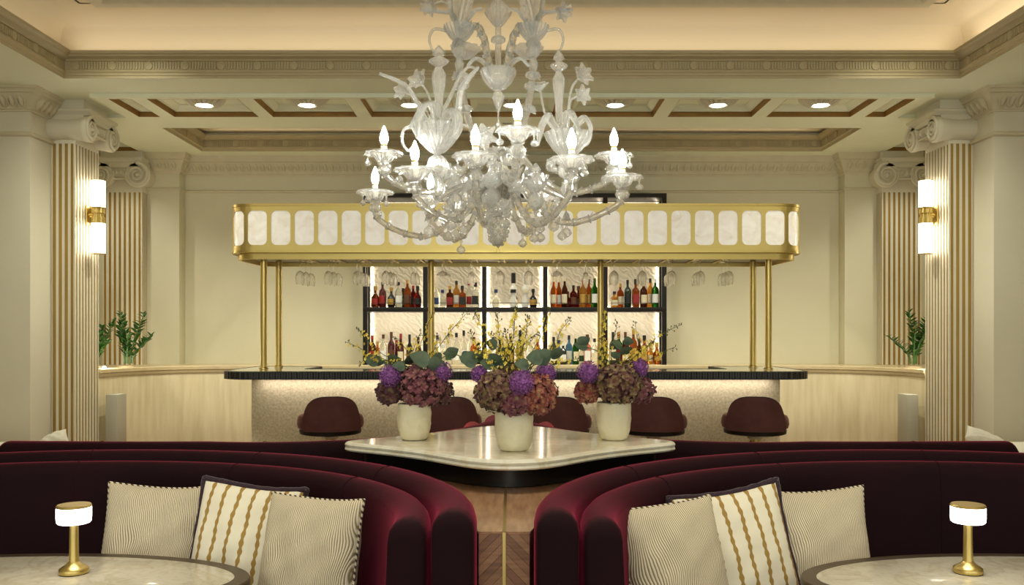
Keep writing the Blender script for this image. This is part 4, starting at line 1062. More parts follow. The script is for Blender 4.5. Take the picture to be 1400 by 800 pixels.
# ---- marble star top on its black plinth
ms = thing('marble_station', 'four-pointed cream marble serving top on a black plinth in the middle of the booths', 'table', (-.008, 3.56, 0))
def star(X, Yf, Yb, tipx, tipy, sag):
    """concave four-pointed plan, anticlockwise from the front tip"""
    tips = [((-tipx, -Yf), (tipx, -Yf)), ((X, -tipy), (X, tipy)), ((tipx, Yb), (-tipx, Yb)), ((-X, tipy), (-X, -tipy))]
    out = []
    for i in range(4):
        a, b = tips[i]; c = tips[(i+1) % 4][0]
        a, b, c = Vector(a), Vector(b), Vector(c)
        prev = tips[i-1][1]
        # rounded tip: short curve a->b bulging out
        d = (b-a); nr = Vector((d.y, -d.x)).normalized()
        for k in range(7):
            u = k/6; p = a.lerp(b, u)+nr*(d.length*.16*(1-(2*u-1)**2)); out.append((p.x, p.y))
        # concave side b->c
        dd = c-b; n2 = Vector((dd.y, -dd.x)).normalized()
        for k in range(1, 12):
            u = k/12; p = b.lerp(c, u)-n2*(sag*(1-(2*u-1)**2)); out.append((p.x, p.y))
    for it in range(5):
        n = len(out); out = [((out[i-1][0]+2*out[i][0]+out[(i+1) % n][0])/4, (out[i-1][1]+2*out[i][1]+out[(i+1) % n][1])/4) for i in range(n)]
    return out
MB().stack(star(.66, .50, .59, .145, .05, .045), [(.02, .970), (.005, .974), (.0, .980), (.002, .987), (.006, .989), (.002, .992), (.0, .999), (.005, 1.006), (.014, 1.010)]).build('marble_top', MARBLE, ms, 20)
MB().stack(star(.59, .36, .45, .15, .035, .05), [(0, .893), (0, .970)]).build('plinth', DARKP, ms, 20)

# ---- booth tables and their lamps
def booth_table(cx, label, rx=.69):
    t = thing('booth_table', label, 'table', (cx, 2.59, 0))
    E = [(rx*math.cos(2*PI*i/96), .315*math.sin(2*PI*i/96)) for i in range(96)]
    MB().stack(E, [(.012, .690), (.002, .694), (0, .700), (0, .716), (.003, .7205), (.05, .7205)]).build('bronze_rim', BRONZE, t, 30)
    MB().stack(E, [(.046, .70), (.046, .7215), (.048, .7222)]).build('marble_top', MARBLET, t, 20)
    MB().lathe([(0, 0), (.22, 0), (.225, .01), (.21, .02), (.06, .04), (.045, .08), (.045, .64), (.1, .69), (0, .69)], 40).build('pedestal', BRONZE, t)
    return t
booth_table(-1.468, 'left oval marble-topped table with a dark bronze rim')
booth_table(1.548, 'right oval marble-topped table with a dark bronze rim')
def table_lamp(x, y, label):
    t = thing('table_lamp', label, 'lamp', (x, y, .7222), 0, 'cordless brass table lamps')
    MB().lathe([(0, 0), (.040, 0), (.0405, .002), (.0385, .003), (.0385, .002), (0, .002)], 40).build('foot_pad', BLACKM, t)
    MB().lathe([(0, .002), (.041, .002), (.042, .005), (.042, .013), (.040, .017), (.03, .023), (.02, .03), (.0155, .036), (0, .036)], 48).build('base', BRASSV, t)
    MB().lathe([(0, .034), (.0148, .034), (.0135, .06), (.0125, .148), (0, .148)], 32).build('stem', BRASSV, t)
    MB().lathe([(0, .148), (.012, .148), (.013, .152), (.044, .153), (.048, .157), (.0492, .17), (.0492, .198), (.048, .202), (0, .202)], 48).build('shade', LAMPSH, t)
    MB().lathe([(0, .201), (.0495, .201), (.0498, .204), (.047, .2085), (.0, .2075)], 48).build('top_cap', BRASSV, t)
    return t
table_lamp(-1.325, 2.655, 'small brass table lamp with a glowing white drum shade on the left table')
table_lamp(1.382, 2.66, 'small brass table lamp with a glowing white drum shade on the right table')

# ---- scatter cushions
def cushion(label, loc, rot, size, kind, T=.075, group='scatter cushions on the booths'):
    t = thing('cushion', label, 'cushion', loc, 0, group); t.rotation_euler = rot
    w_, h_ = size; n = 22
    fine = kind == 'fine'
    outl = lambda x, y: (x*w_/2*(1-.055*(1-y*y)**1.0+.01*math.sin(3*y+w_*40)), h_/2+y*h_/2*(1-.06*(1-x*x)+.012*math.sin(2.5*x+w_*60)))
    vs = []; fs = []
    for side in (1, -1):
        for j in range(n+1):
            for i in range(n+1):
                x = math.sin(PI/2*(-1+2*i/n)); y = math.sin(PI/2*(-1+2*j/n))
                e = max(0, (1-x**2)*(1-y**2))**.42
                px, pz = outl(x, y)
                wr = .005*math.sin(9*x+5*y+w_*90)*e+.004*math.sin(13*y-7*x)*e
                vs.append((px, -side*(T*e*(1+.16*(-y)))-wr, pz))
    q = (n+1)**2
    for side in (0, 1):
        for j in range(n):
            for i in range(n):
                a = side*q+j*(n+1)+i; f = (a, a+1, a+n+2, a+n+1); fs.append(f if side == 0 else f[::-1])
    MB().add(vs, fs).build('cover', FINE if fine else (WHITEP if kind == 'plain' else GOLDS), t, 80)
    rim = [outl(math.sin(PI/2*(-1+2*i/n)), -1) for i in range(n)]+[outl(1, math.sin(PI/2*(-1+2*i/n))) for i in range(n)]+[outl(-math.sin(PI/2*(-1+2*i/n)), 1) for i in range(n)]+[outl(-1, -math.sin(PI/2*(-1+2*i/n))) for i in range(n)]
    if kind == 'gold':
        rr_ = [.0105+rnd.uniform(-.0018, .0018) for _ in rim]
        MB().tube([(x*1.012, 0, h_/2+(z-h_/2)*1.012) for x, z in rim], rr_, 8, True).build('plum_fringe', PLUMF, t, 60)
    else:
        MB().tube([(x, 0, z) for x, z in rim], .0042 if fine else .003, 6, True).build('cord_edge', CORD if fine else WHITEP, t, 60)
    return t
SEAT = .485
def cush(px, py, Y, rot, size, kind, label, T=.075):
    """px,py: the pixel of the middle of the top edge"""
    p = at(px, py, Y); h = size[1]; lean = rot[0]
    cushion(label, (p.x, p.y-h*abs(math.sin(lean)), max(SEAT, p.z-h*math.cos(lean))), rot, size, kind, T)
LEAN = R(-13)
cush(218, 662, 3.10, (LEAN, R(2), R(3)), (.37, .44), 'fine', 'cream fine-striped cushion furthest left, at the back of the left booth')
cush(331, 662, 2.98, (LEAN, R(4), R(-10)), (.37, .43), 'gold', 'cream cushion with gold scalloped stripes and plum edging on the left booth')
cush(420, 677, 2.78, (LEAN, R(-1), R(-24)), (.355, .44), 'fine', 'cream fine-striped cushion in front of the gold-striped one, left booth', .085)
cush(1112, 668, 3.08, (LEAN, R(-1), R(6)), (.40, .43), 'fine', 'cream fine-striped cushion furthest right, at the back of the right booth')
cush(1016, 668, 2.95, (LEAN, R(-7), R(12)), (.39, .43), 'gold', 'cream cushion with gold scalloped stripes and plum edging on the right booth')
cush(934, 684, 2.76, (LEAN, R(-4), R(22)), (.345, .44), 'fine', 'cream fine-striped cushion in front of the gold-striped one, right booth', .085)

# ---- side benches by the columns with pale pillows
for sx, side in ((-1, 'left'), (1, 'right')):
    b = thing('side_bench', 'cream upholstered bench below the %s fluted column' % side, 'bench', (sx*4.4, 7.55, .004), 0)
    MB().box(-.85, .85, -.32, .32, .0, .36, .01).build('bench_base', TIMBERM, b)
    MB().box(-.86, .86, -.33, .33, .36, .47, .03).build('bench_seat', WHITEP, b)
    cushion('plain white pillow lying on the %s bench behind the far booth' % side, (sx*(3.8 if sx < 0 else 3.95), 7.3, .497), (R(-58), R(sx*24), R(-sx*20)), (.22 if sx < 0 else .36, .18), 'plain', .06, 'white pillows on the side benches')

# ================================================================== FLOWERS
def vase(px, py, Y, r, h, label):
    p = at(px, py, Y)
    t = thing('flower_vase', label, 'vase', (p.x, p.y, 1.0102), rnd.random()*6, 'rough cream ceramic vases')
    sd = px*.37
    pr = [(0, 0), (r*.60, 0), (r*.72, .004)]
    for i in range(1, 15):
        u = i/14; pr.append((r*(.74+.26*math.sin(PI/2*min(1, u*1.7))**.8-.07*max(0, u-.6)), .004+(h-.006)*u))
    nout = len(pr)
    pr += [(r*.88, h), (r*.85, h-.01), (r*.84, h*.6), (0, h*.5)]
    def wob(a, i):
        if i < 2 or i > nout: return 1
        v = noise.noise(Vector((math.cos(a)*1.9+sd, math.sin(a)*1.9, i*.36)))
        w2 = abs(noise.noise(Vector((math.cos(a)*3.1, math.sin(a)*3.1+sd, i*.5+4))))
        return 1+.05*v-.055*w2
    MB().lathe(pr, 44, None, wob).build('body', POTTERY, t, 28)
    return Vector((p.x, p.y, 1.0102+h))
V1 = vase(566.5, 600, 3.612, .071, .150, 'rough cream ceramic vase on the left tip of the marble top')
V2 = vase(703, 616, 3.285, .073, .150, 'rough cream ceramic vase at the front of the marble top')
V3 = vase(839.5, 600, 3.612, .0725, .155, 'rough cream ceramic vase on the right tip of the marble top')
def petal_ball(c, r, n, ps, seedk, squash=.92, four=True, cup=.35):
    """a ball of little four-petalled florets"""
    g = random.Random(seedk); m = MB()
    for i in range(n):
        z = 1-2*(i+.5)/n; ph = i*2.39996+g.uniform(-.15, .15); q = math.sqrt(max(0, 1-z*z))
        d = Vector((q*math.cos(ph), q*math.sin(ph), z))
        d = (d+Vector((g.uniform(-.1, .1), g.uniform(-.1, .1), g.uniform(-.1, .1)))).normalized()
        rr = r*(1+g.uniform(-.13, .07)); p = Vector((d.x*rr, d.y*rr, d.z*rr*squash))
        u = d.orthogonal().normalized(); u = Matrix.Rotation(g.random()*6, 3, d) @ u; v = d.cross(u)
        s = ps*g.uniform(.8, 1.2)
        for k in range(4):
            a = PI/2*k+g.uniform(-.15, .15); e = u*math.cos(a)+v*math.sin(a); f = d.cross(e)
            lift = g.uniform(.1, .75)*cup/.35
            m.add([p, p+e*s*.55+f*s*.48+d*s*.25*lift, p+e*s*1.05+f*s*.22+d*s*.75*lift, p+e*s*1.05-f*s*.22+d*s*.75*lift, p+e*s*.55-f*s*.48+d*s*.25*lift], [(0, 1, 2, 3, 4)])
    return m
def stem_to(t, V, c, r0=.0035):
    base = Vector((V.x, V.y, V.z-.05)); 
    return MB().tube([tuple(b-c) for b in bez(base, base+Vector((0, 0, .05)), (base+c)/2+Vector((0, 0, .03)), c, 6)], r0, 6).build('stem', STEMG, t)
def hydrangea(V, px, py, Y, rpx, m, label, n=150):
    c = at(px, py, Y); r = rpx*Y/1200
    t = thing('hydrangea', label, 'flower', c, 0, 'hydrangea heads in the vases')
    MB().lathe([(0, -r*.7), (r*.5, -r*.55), (r*.78, 0), (r*.5, r*.55), (0, r*.7)], 14).build('core', HYD[3], t)  # dark colour puts shade into the gaps between the florets
    petal_ball(c, r*.93, int(n*.72), .0168, int(px*7)).build('florets', HYD[m], t, 0, kind='stuff')
    stem_to(t, V, c)
def allium(V, px, py, Y, rpx, label):
    c = at(px, py, Y); r = rpx*Y/1200
    t = thing('allium', label, 'flower', c, 0, 'purple allium globes in the vases')
    g = random.Random(int(px)); m = MB(); n = 125
    for i in range(n):
        z = 1-2*(i+.5)/n; ph = i*2.39996; q = math.sqrt(max(0, 1-z*z)); d = Vector((q*math.cos(ph), q*math.sin(ph), z))
        rr = r*g.uniform(.84, 1.03); u = d.orthogonal().normalized(); v = d.cross(u); s = .0066; p = d*rr
        for k in range(5):
            a = 2*PI*k/5+i; e = u*math.cos(a)+v*math.sin(a); f = d.cross(e)
            m.add([p-d*.003, p+e*s*.6+f*s*.3, p+e*s*1.25+d*s*.6, p+e*s*.6-f*s*.3], [(0, 1, 2, 3)])
    m.build('florets', ALLIUM, t, 0, kind='stuff')
    MB().lathe([(0, -r*.8), (r*.56, -r*.56), (r*.8, 0), (r*.56, r*.56), (0, r*.8)], 14).build('core', ALLIUM, t)
    stem_to(t, V, c, .003)
def leaf_mesh(L_, W_, fold=.25, round_=1.0, curl=.2):
    """a broad leaf along +x from the origin"""
    n = 8; vs = []; fs = []
    for i in range(n+1):
        u = i/n; w_ = W_*.5*(math.sin(PI*min(1, u**(.75*round_))))**.8 if 0 < u < 1 else .0004
        z = curl*L_*u*u
        for k, s in enumerate((-1, 0, 1)):
            vs.append((u*L_, s*w_, z+abs(s)*w_*fold))
    for i in range(n):
        for k in range(2): a = i*3+k; fs.append((a, a+1, a+4, a+3))
    for i in range(len(vs)): pass
    m = MB().add(vs, fs); k = len(vs)
    m.add([(x, y, z-.0008) for x, y, z in vs], [f[::-1] for f in fs])
    return m
EU = leaf_mesh(.056, .05, .18, .9, .12).mesh('leaf', EUCA, 60)
def eucalyptus(V, pts, Y, sizes, label, seed=1):
    """pts: pixel path of the sprig from the vase to its tip"""
    g = random.Random(seed)
    P = [V+Vector((0, 0, -.03))]+[at(px, py, Y) for px, py in pts]; c = P[1].copy()
    t = thing('eucalyptus_sprig', label, 'foliage', c, 0, 'eucalyptus sprigs in the vases')
    path = spline([p-c for p in P], 6)
    MB().tube(path, .0022, 6).build('stem', STEMG, t)
    n = len(path)
    for k, s in enumerate(sizes):
        p = path[min(n-1, int((.35+.65*(k+1)/len(sizes))*(n-1)))]
        sd = 1 if k % 2 else -1
        rot = (R(-62+g.uniform(-25, 25)), R(g.uniform(-30, 10)), R(g.uniform(-30, 30)+(0 if sd > 0 else 180)))
        inst('leaf', EU, t, p, rot, s)
def spray(V, pts, Y, label, seed, nb=26, dark=.15, Yt=None):
    """oncidium spray: thin arching stem with many small yellow blossoms"""
    g = random.Random(seed)
    Yt = Yt or Y
    cxp = 700+V.x*1200/V.y
    kk = 2.3 if abs(cxp-703) < 15 else 1.6
    pts = [(cxp+(px-cxp)*(kk if i == 0 else 1.2 if i == 1 and len(pts) > 2 else 1), py) for i, (px, py) in enumerate(pts)]
    P = [V+Vector((0, 0, -.03))]+[at(px, py, Y+(Yt-Y)*(i+1)/len(pts)) for i, (px, py) in enumerate(pts)]; c = P[1].copy()
    t = thing('orchid_spray', label, 'flower', c, 0, 'yellow orchid sprays in the vases')
    path = spline([p-c for p in P], 8); n = len(path)
    m = MB().tube(path, [.002*(1-.6*i/n) for i in range(n)], 5); b = MB()
    bud = MB()
    for k in range(nb):
        u = .30+.70*(k+.5)/nb; i = min(n-2, int(u*(n-1))); p = path[i]
        tdir = (path[i+1]-path[i]).normalized()
        side = tdir.orthogonal().normalized(); side = Matrix.Rotation(g.random()*6.28, 3, tdir) @ side
        ln = g.uniform(.008, .030)*(1.15-.75*u)
        e = p+side*ln+tdir*ln*.8
        m.tube([p, (p+e)/2+tdir*.002, e], .0008, 4)
        if u > 1-dark*g.uniform(.5, 1.4):
            bud.lathe([(0, -.004), (.0022, -.001), (.0018, .003), (0, .005)], 6, Matrix.Translation(e))
            continue
        d = (side+Vector((0, -1.2, .2))).normalized(); uu = d.orthogonal().normalized(); vv = d.cross(uu); s = g.uniform(.0042, .0072)
        for q in range(5):
            a = 2*PI*q/5+g.random(); ee = uu*math.cos(a)+vv*math.sin(a); ff = d.cross(ee); w_ = .55 if q else .95; l_ = 1 if q else 1.45
            b.add([e, e+ee*s*.6*l_+ff*s*w_*.6, e+ee*s*1.2*l_+d*s*.25, e+ee*s*.6*l_-ff*s*w_*.6], [(0, 1, 2, 3)])
    m.build('stem', STEMD, t, 40); b.build('blossoms', YELLOW, t, 0, kind='stuff')
    if bud.v: bud.build('buds', STEMD, t, 40, kind='stuff')

# left arrangement
hydrangea(V1, 577, 527, 3.57, 34, 0, 'large plum and green hydrangea head in the left vase', 230)
hydrangea(V1, 532, 536, 3.60, 18, 3, 'small dark hydrangea head low on the left of the left vase', 110)
hydrangea(V1, 598, 535, 3.64, 22, 3, 'dark hydrangea head at the right of the left vase', 110)
hydrangea(V1, 553, 522, 3.66, 22, 3, 'dark hydrangea head at the back of the left vase', 100)
allium(V1, 533, 514, 3.54, 15.5, 'purple allium globe at the left of the left vase')
allium(V1, 603, 508, 3.56, 15, 'purple allium globe at the right of the left vase')
eucalyptus(V1, [(578, 510), (588, 496)], 3.52, [.95, 1.5, 1.6], 'eucalyptus sprig with two big leaves at the front of the left vase', 2)
eucalyptus(V1, [(555, 512), (530, 494), (510, 493)], 3.62, [1.0, 1.15, 1.1, .9], 'eucalyptus sprig reaching left out of the left vase', 3)
eucalyptus(V1, [(596, 500), (618, 484), (640, 494)], 3.66, [.8, 1.0, .95, .9, .75], 'eucalyptus sprig arching right out of the left vase', 4)
eucalyptus(V1, [(556, 510), (552, 494)], 3.55, [1.0, 1.1], 'dark eucalyptus leaves at the centre of the left vase', 5)
for k, (pts, nb) in enumerate([([(562, 505), (530, 484), (498, 461), (490, 448)], 24), ([(556, 505), (525, 490), (492, 476), (474, 468)], 24), ([(570, 500), (574, 470), (585, 444), (592, 428)], 28),
                               ([(578, 500), (600, 465), (622, 446), (640, 426)], 30), ([(566, 500), (556, 476), (540, 460)], 26), ([(574, 500), (590, 476), (598, 458)], 26), ([(562, 505), (538, 494), (508, 486), (490, 500)], 20), ([(570, 500), (566, 478), (576, 452)], 26)]):
    spray(V1, pts, 3.6+.03*math.sin(k*2), 'yellow orchid spray in the left vase, %s counted from the left' % ORD[[1, 0, 5, 7, 3, 6, 2, 4][k]], 20+k, nb)
# middle arrangement
hydrangea(V2, 681, 535, 3.22, 31, 2, 'large green and plum hydrangea head at the left of the middle vase', 240)
hydrangea(V2, 733, 539, 3.22, 30, 1, 'large russet hydrangea head at the right of the middle vase', 240)
hydrangea(V2, 703, 548, 3.19, 22, 0, 'plum hydrangea head low in the middle of the middle vase', 130)
hydrangea(V2, 700, 518, 3.33, 24, 2, 'tan hydrangea head at the back of the middle vase', 120)
hydrangea(V2, 664, 540, 3.30, 14, 3, 'small dark hydrangea head at the far left of the middle vase', 80)
allium(V2, 713, 523, 3.11, 17.5, 'large purple allium globe at the front of the middle vase')
allium(V2, 656, 512, 3.24, 12, 'small purple allium globe at the left of the middle vase')
allium(V2, 746, 510, 3.24, 14, 'purple allium globe at the right of the middle vase')
eucalyptus(V2, [(684, 510), (664, 496), (646, 493)], 3.24, [1.0, 1.25, 1.3, 1.0], 'eucalyptus sprig reaching left out of the middle vase', 11)
eucalyptus(V2, [(716, 512), (732, 494), (752, 486)], 3.2, [1.0, 1.3, 1.2, 1.0], 'eucalyptus sprig reaching right out of the middle vase', 12)
eucalyptus(V2, [(698, 510), (690, 490), (680, 474)], 3.3, [.9, 1.0, .9], 'eucalyptus sprig standing up behind the blossoms of the middle vase', 13)
mid = [([(690, 500), (672, 465), (655, 440), (650, 426)], 34), ([(696, 500), (686, 460), (680, 428)], 34), ([(700, 500), (702, 460), (704, 436), (706, 422)], 36), ([(706, 500), (716, 460), (722, 432)], 36),
       ([(710, 500), (732, 462), (744, 440), (750, 420)], 34), ([(714, 500), (748, 480), (765, 455), (780, 436)], 34), ([(690, 505), (664, 480), (642, 452)], 28), ([(712, 505), (744, 500), (768, 496), (790, 490)], 22),
       ([(700, 500), (692, 474), (668, 454)], 34), ([(706, 500), (712, 474), (736, 454)], 34), ([(698, 500), (696, 478), (690, 450)], 34), ([(704, 500), (708, 478), (714, 448)], 34), ([(712, 504), (738, 486), (756, 470)], 30), ([(692, 504), (676, 486), (660, 474)], 28)]
order_ = sorted(range(len(mid)), key=lambda k: mid[k][0][-1][0])
for k, (pts, nb) in enumerate(mid):
    spray(V2, pts, 3.27+.05*math.sin(k*1.7), 'yellow orchid spray in the middle vase, %s counted from the left' % ORD[order_.index(k)], 50+k, nb+6)
# right arrangement
hydrangea(V3, 846, 524, 3.56, 33, 2, 'large bronze and green hydrangea head in the right vase', 240)
hydrangea(V3, 803, 535, 3.60, 17, 1, 'small russet hydrangea head at the left of the right vase', 110)
hydrangea(V3, 876, 533, 3.62, 19, 0, 'plum hydrangea head at the right of the right vase', 110)
hydrangea(V3, 826, 520, 3.68, 22, 3, 'dark hydrangea head at the back of the right vase', 100)
allium(V3, 804, 509, 3.55, 15.5, 'purple allium globe at the left of the right vase')
allium(V3, 873, 503, 3.57, 13.5, 'purple allium globe at the right of the right vase')
eucalyptus(V3, [(836, 505), (820, 482), (790, 472)], 3.64, [.7, .8, 1.1, 1.05], 'eucalyptus sprig reaching left out of the right vase', 21)
eucalyptus(V3, [(846, 500), (848, 484), (852, 466)], 3.56, [.8, 1.0, .95, .8], 'eucalyptus sprig standing up in the middle of the right vase', 22)
rgt = [([(834, 502), (826, 470), (824, 440), (826, 424)], 38), ([(838, 502), (836, 480), (842, 452), (843, 440)], 18), ([(846, 502), (866, 478), (870, 456), (868, 440)], 20), ([(850, 502), (876, 476), (906, 456), (932, 444)], 36),
       ([(850, 504), (884, 490), (905, 482), (924, 474)], 20), ([(832, 502), (828, 484), (822, 462)], 34), ([(848, 504), (868, 484), (892, 466)], 34), ([(826, 508), (812, 502), (806, 506)], 16)]
order_ = sorted(range(len(rgt)), key=lambda k: rgt[k][0][-1][0])
for k, (pts, nb) in enumerate(rgt):
    spray(V3, pts, 3.58+.03*math.sin(k*1.9), 'yellow orchid spray in the right vase, %s counted from the left' % ORD[order_.index(k)], 90+k, nb, .3 if k in (1, 2, 3, 4) else .12)

# ---- zz plants in the planter ledges
ZL = leaf_mesh(.085, .036, .25, .85, -.1).mesh('leaflet', LEAFD, 60)
def zz_plant(loc, stems, label, seed):
    g = random.Random(seed)
    t = thing('zz_plant', label, 'plant', loc, 0, 'potted plants on the curved ledge')
    MB().lathe([(0, .0), (.085, 0), (.09, .01), (.09, .025), (.0, .03)], 24).build('pot', TIMBERM, t)
    for (dx, dy, hh, lean) in stems:
        b = Vector((dx*.3, dy*.3, .05)); tip = Vector((dx+lean, dy, hh))
        path = bez(b, b+Vector((0, 0, hh*.4)), Vector((dx+lean*.3, dy, hh*.75)), tip, 14)
        s_ = MB().tube(path, [.010*(1-.65*i/14)+.001 for i in range(15)], 7).build('stem', STEMG, t)
        for k in range(2, 15):
            for sd in (-1, 1):
                tn = (path[k]-path[k-1]).normalized(); sz = .62+.5*math.sin(PI*min(1, k/15))
                az = 0 if sd > 0 else PI
                o = inst('leaflet', ZL, s_, path[k], (R(-20+g.uniform(-40, 40)), R(-44+g.uniform(-12, 12)), az+R(g.uniform(-35, 35))), sz*g.uniform(.85, 1.1))
    return t
zz_plant((-4.30, 9.80, 1.056), [(-.02, 0, .62, -.06), (.12, .02, .60, .06), (.04, -.05, .42, -.03), (.2, .0, .36, .07), (-.1, .03, .5, .02)], 'zz plant with upright glossy stems on the left curved ledge', 5)
zz_plant((-4.62, 9.70, 1.056), [(.05, 0, .46, .04), (.12, -.05, .30, .05), (.14, .03, .52, .06)], 'smaller zz plant half hidden behind the left fluted column', 6)
zz_plant((4.42, 9.66, 1.056), [(0, 0, .62, -.05), (.08, .02, .5, .05), (-.1, .02, .34, -.16), (.04, -.05, .42, .08), (-.02, -.06, .50, .02), (.12, .05, .56, .06)], 'zz plant with upright glossy stems on the right curved ledge', 7)
for sx, side, y in ((-1, 'left', 9.42), (1, 'right', 9.2)):
    x = sx*(4.32 if sx < 0 else 4.30)
    t = tag(MB().lathe([(0, 0), (.016, .0), (.018, .006), (.018, .02), (0, .026)], 20).build('uplight', LEDM, None, loc=(x, y-.12, 1.0705)), 'small glowing uplight at the foot of the %s zz plant' % side, 'light')
    point('uplight_glow', (x, y-.12, 1.19), 6, (1, .95, .82), .02)

# ================================================================== THE CHANDELIER
CH = Vector((-.06, 3.82, 0))
ch = thing('glass_chandelier', 'large clear blown-glass chandelier with candle bulbs, leaves and flowers', 'chandelier', (CH.x, CH.y, 0))
S = 3.82/1200
def cz(py, Y=3.82): return EYE+(455-py)*Y/1200
def cxr(px, Y=3.82): return (px-700)*Y/1200-CH.x
flute = lambda n_, d=.06: (lambda a, i: 1+d*(2*abs(math.cos(n_*a/2))-1)*1.3)
def part(mb, name, m=None, parent=None, smooth=60, **k): return mb.build(name, m or GLASS, parent if parent is not None else ch, smooth, **k)
def rope(path, r, twist=5, n=12, lob=3, d=.10):
    m = len(path)
    return MB().tube(path, r, n, False, lambda a, i: 1+d*math.cos(lob*a+i*twist*.2))
# central stem and knobs
part(MB().lathe([(0, cz(118)), (.012, cz(118)), (.014, cz(60)), (.012, cz(30)), (.012, 4.3), (0, 4.3)], 16), 'stem', GLASSR)
part(MB().lathe([(0, 4.24), (.09, 4.25), (.1, 4.28), (.06, 4.3), (0, 4.3)], 32, None, flute(12)), 'ceiling_rose')
part(MB().lathe([(.016, cz(36)), (.022, cz(34)), (.05, cz(22)), (.056, cz(17)), (.046, cz(11)), (.02, cz(2)), (.016, cz(-3))], 32, None, flute(10, .07)), 'knob')
part(MB().lathe([(.014, cz(60)), (.03, cz(57)), (.03, cz(52)), (.014, cz(49))], 24, None, flute(8)), 'ring')
part(MB().lathe([(0, cz(-46)), (.03, cz(-45)), (.07, cz(-60)), (.08, cz(-66)), (.0, cz(-64))], 32, None, flute(12)), 'bowl')
part(MB().lathe([(.004, cz(124)), (.03, cz(122)), (.056, cz(113)), (.072, cz(103)), (.076, cz(96)), (.07, cz(98)), (.05, cz(110)), (.02, cz(118)), (.0, cz(118))], 40, None, flute(14, .05)), 'bowl')
part(MB().lathe([(0, cz(178)), (.010, cz(174)), (.015, cz(172)), (.004, cz(166)), (.003, cz(156)), (.008, cz(150)), (.022, cz(138)), (.027, cz(132)), (.016, cz(126)), (.004, cz(123))], 28, None, flute(9, .06)), 'drop_finial')
# lower body: gallery, ball, saucer and pine-cone finial
part(MB().lathe([(0, cz(262)), (.03, cz(262)), (.045, cz(252)), (.05, cz(240)), (.035, cz(226)), (.028, cz(214)), (.05, cz(208)), (.052, cz(204)), (.0, cz(203))], 36, None, flute(10, .05)), 'hub')
part(MB().lathe([(.02, cz(278)), (.05, cz(272)), (.066, cz(258)), (.072, cz(250)), (.05, cz(250)), (.0, cz(252))], 40, None, flute(16, .03)), 'saucer', GLASSR)
part(MB().lathe([(.01, cz(296)), (.03, cz(294)), (.06, cz(284)), (.055, cz(276)), (.03, cz(272)), (0, cz(270))], 36, None, flute(8, .12)), 'leaf_collar')
m = MB()
for r_ in range(7):
    z = cz(300+r_*5.6); rr = .046*math.sin(PI*(.32+.64*(r_+.5)/7.6))
    for k in range(10):
        a = 2*PI*(k+.5*(r_ % 2))/10
        m.lathe([(0, -.010), (.008, -.004), (.007, .004), (0, .009)], 6, Matrix.Translation((rr*math.cos(a), rr*math.sin(a), z)))
m.lathe([(0, cz(340)), (.016, cz(334)), (.036, cz(318)), (.038, cz(305)), (.02, cz(296)), (0, cz(294))], 20)
part(m, 'pine_cone_finial', kind='stuff')
part(MB().tube([(.008*math.cos(a), 0, cz(343)+.008*math.sin(a)) for a in [2*PI*i/14 for i in range(14)]], .0018, 6, True), 'hook', BRASSV)

def leaf_blade(path, w_, name='leaf', parent=None):
    """long curling ribbed leaf: path of points, width profile"""
    P = [Vector(p) for p in path]; n = len(P); vs = []; fs = []
    c = Vector((P[0].x, P[0].y, 0)); out = Vector((P[-1].x-P[0].x, P[-1].y-P[0].y, 0))
    side = Vector((-out.y, out.x, 0)).normalized() if out.length > 1e-4 else Vector((1, 0, 0))
    q = 7
    for i in range(n):
        u = i/(n-1); w = w_*(.35+.65*math.sin(PI*min(1, u*.9+.12)))*(1 if u < .82 else max(.08, (1-u)/.18))
        t = (P[min(i+1, n-1)]-P[max(i-1, 0)]).normalized(); nr = side.cross(t)
        for k in range(q):
            s = -1+2*k/(q-1); vs.append(P[i]+side*(w*.5*s)+nr*(w*.16*abs(s)+.0035*math.cos(k*PI)))
    m = len(vs)
    for i in range(n):
        t = (P[min(i+1, n-1)]-P[max(i-1, 0)]).normalized(); nr = side.cross(t)
        for k in range(q): vs.append(vs[i*q+k]-nr*.005)
    for i in range(n-1):
        for k in range(q-1):
            a = i*q+k; fs += [(a, a+1, a+q+1, a+q), (m+a, m+a+q, m+a+q+1, m+a+1)]
        fs += [(i*q, i*q+q, m+i*q+q, m+i*q), (i*q+q-1, m+i*q+q-1, m+i*q+2*q-1, i*q+2*q-1)]
    return part(MB().add(vs, fs), name, None, parent, 60)
def flower(c, d, r, parent=None):
    """blown flower: a bell of six scalloped petals"""
    z = Vector(d).normalized(); x = z.orthogonal().normalized(); y = z.cross(x)
    M = Matrix(((x.x, y.x, z.x, c[0]), (x.y, y.y, z.y, c[1]), (x.z, y.z, z.z, c[2]), (0, 0, 0, 1)))
    sc = lambda a, i: 1+(.05, .08, .16, .24, .16, .06, 0)[min(i, 6)]*math.cos(6*a)
    o = part(MB().lathe([(.002, -r*.55), (r*.3, -r*.45), (r*.62, -r*.05), (r*.95, r*.32), (r*.86, r*.33), (r*.5, .0), (0, -r*.2)], 36, M, sc), 'flower', None, parent)
    sc2 = lambda a, i: 1+(0, .06, .2, .22, .1, 0)[min(i, 5)]*math.cos(6*a+PI)
    part(MB().lathe([(.002, -.3*r), (.3*r, -.1*r), (.66*r, .24*r), (.60*r, .30*r), (.3*r, .04*r), (0, -.1*r)], 30, M, sc2), 'inner_petals', None, parent)
    return o
def drop(c, s=1., parent=None):
    """little pendant: bead, wire and bell-shaped drop"""
    M = Matrix.Translation(c)
    part(MB().lathe([(0, -.062*s), (.010*s, -.056*s), (.017*s, -.046*s), (.013*s, -.034*s), (.004*s, -.026*s), (.003*s, -.016*s), (.006*s, -.010*s), (.004*s, -.002*s), (.001, .004*s)], 18, M, flute(6, .12)), 'pendant', None, parent)
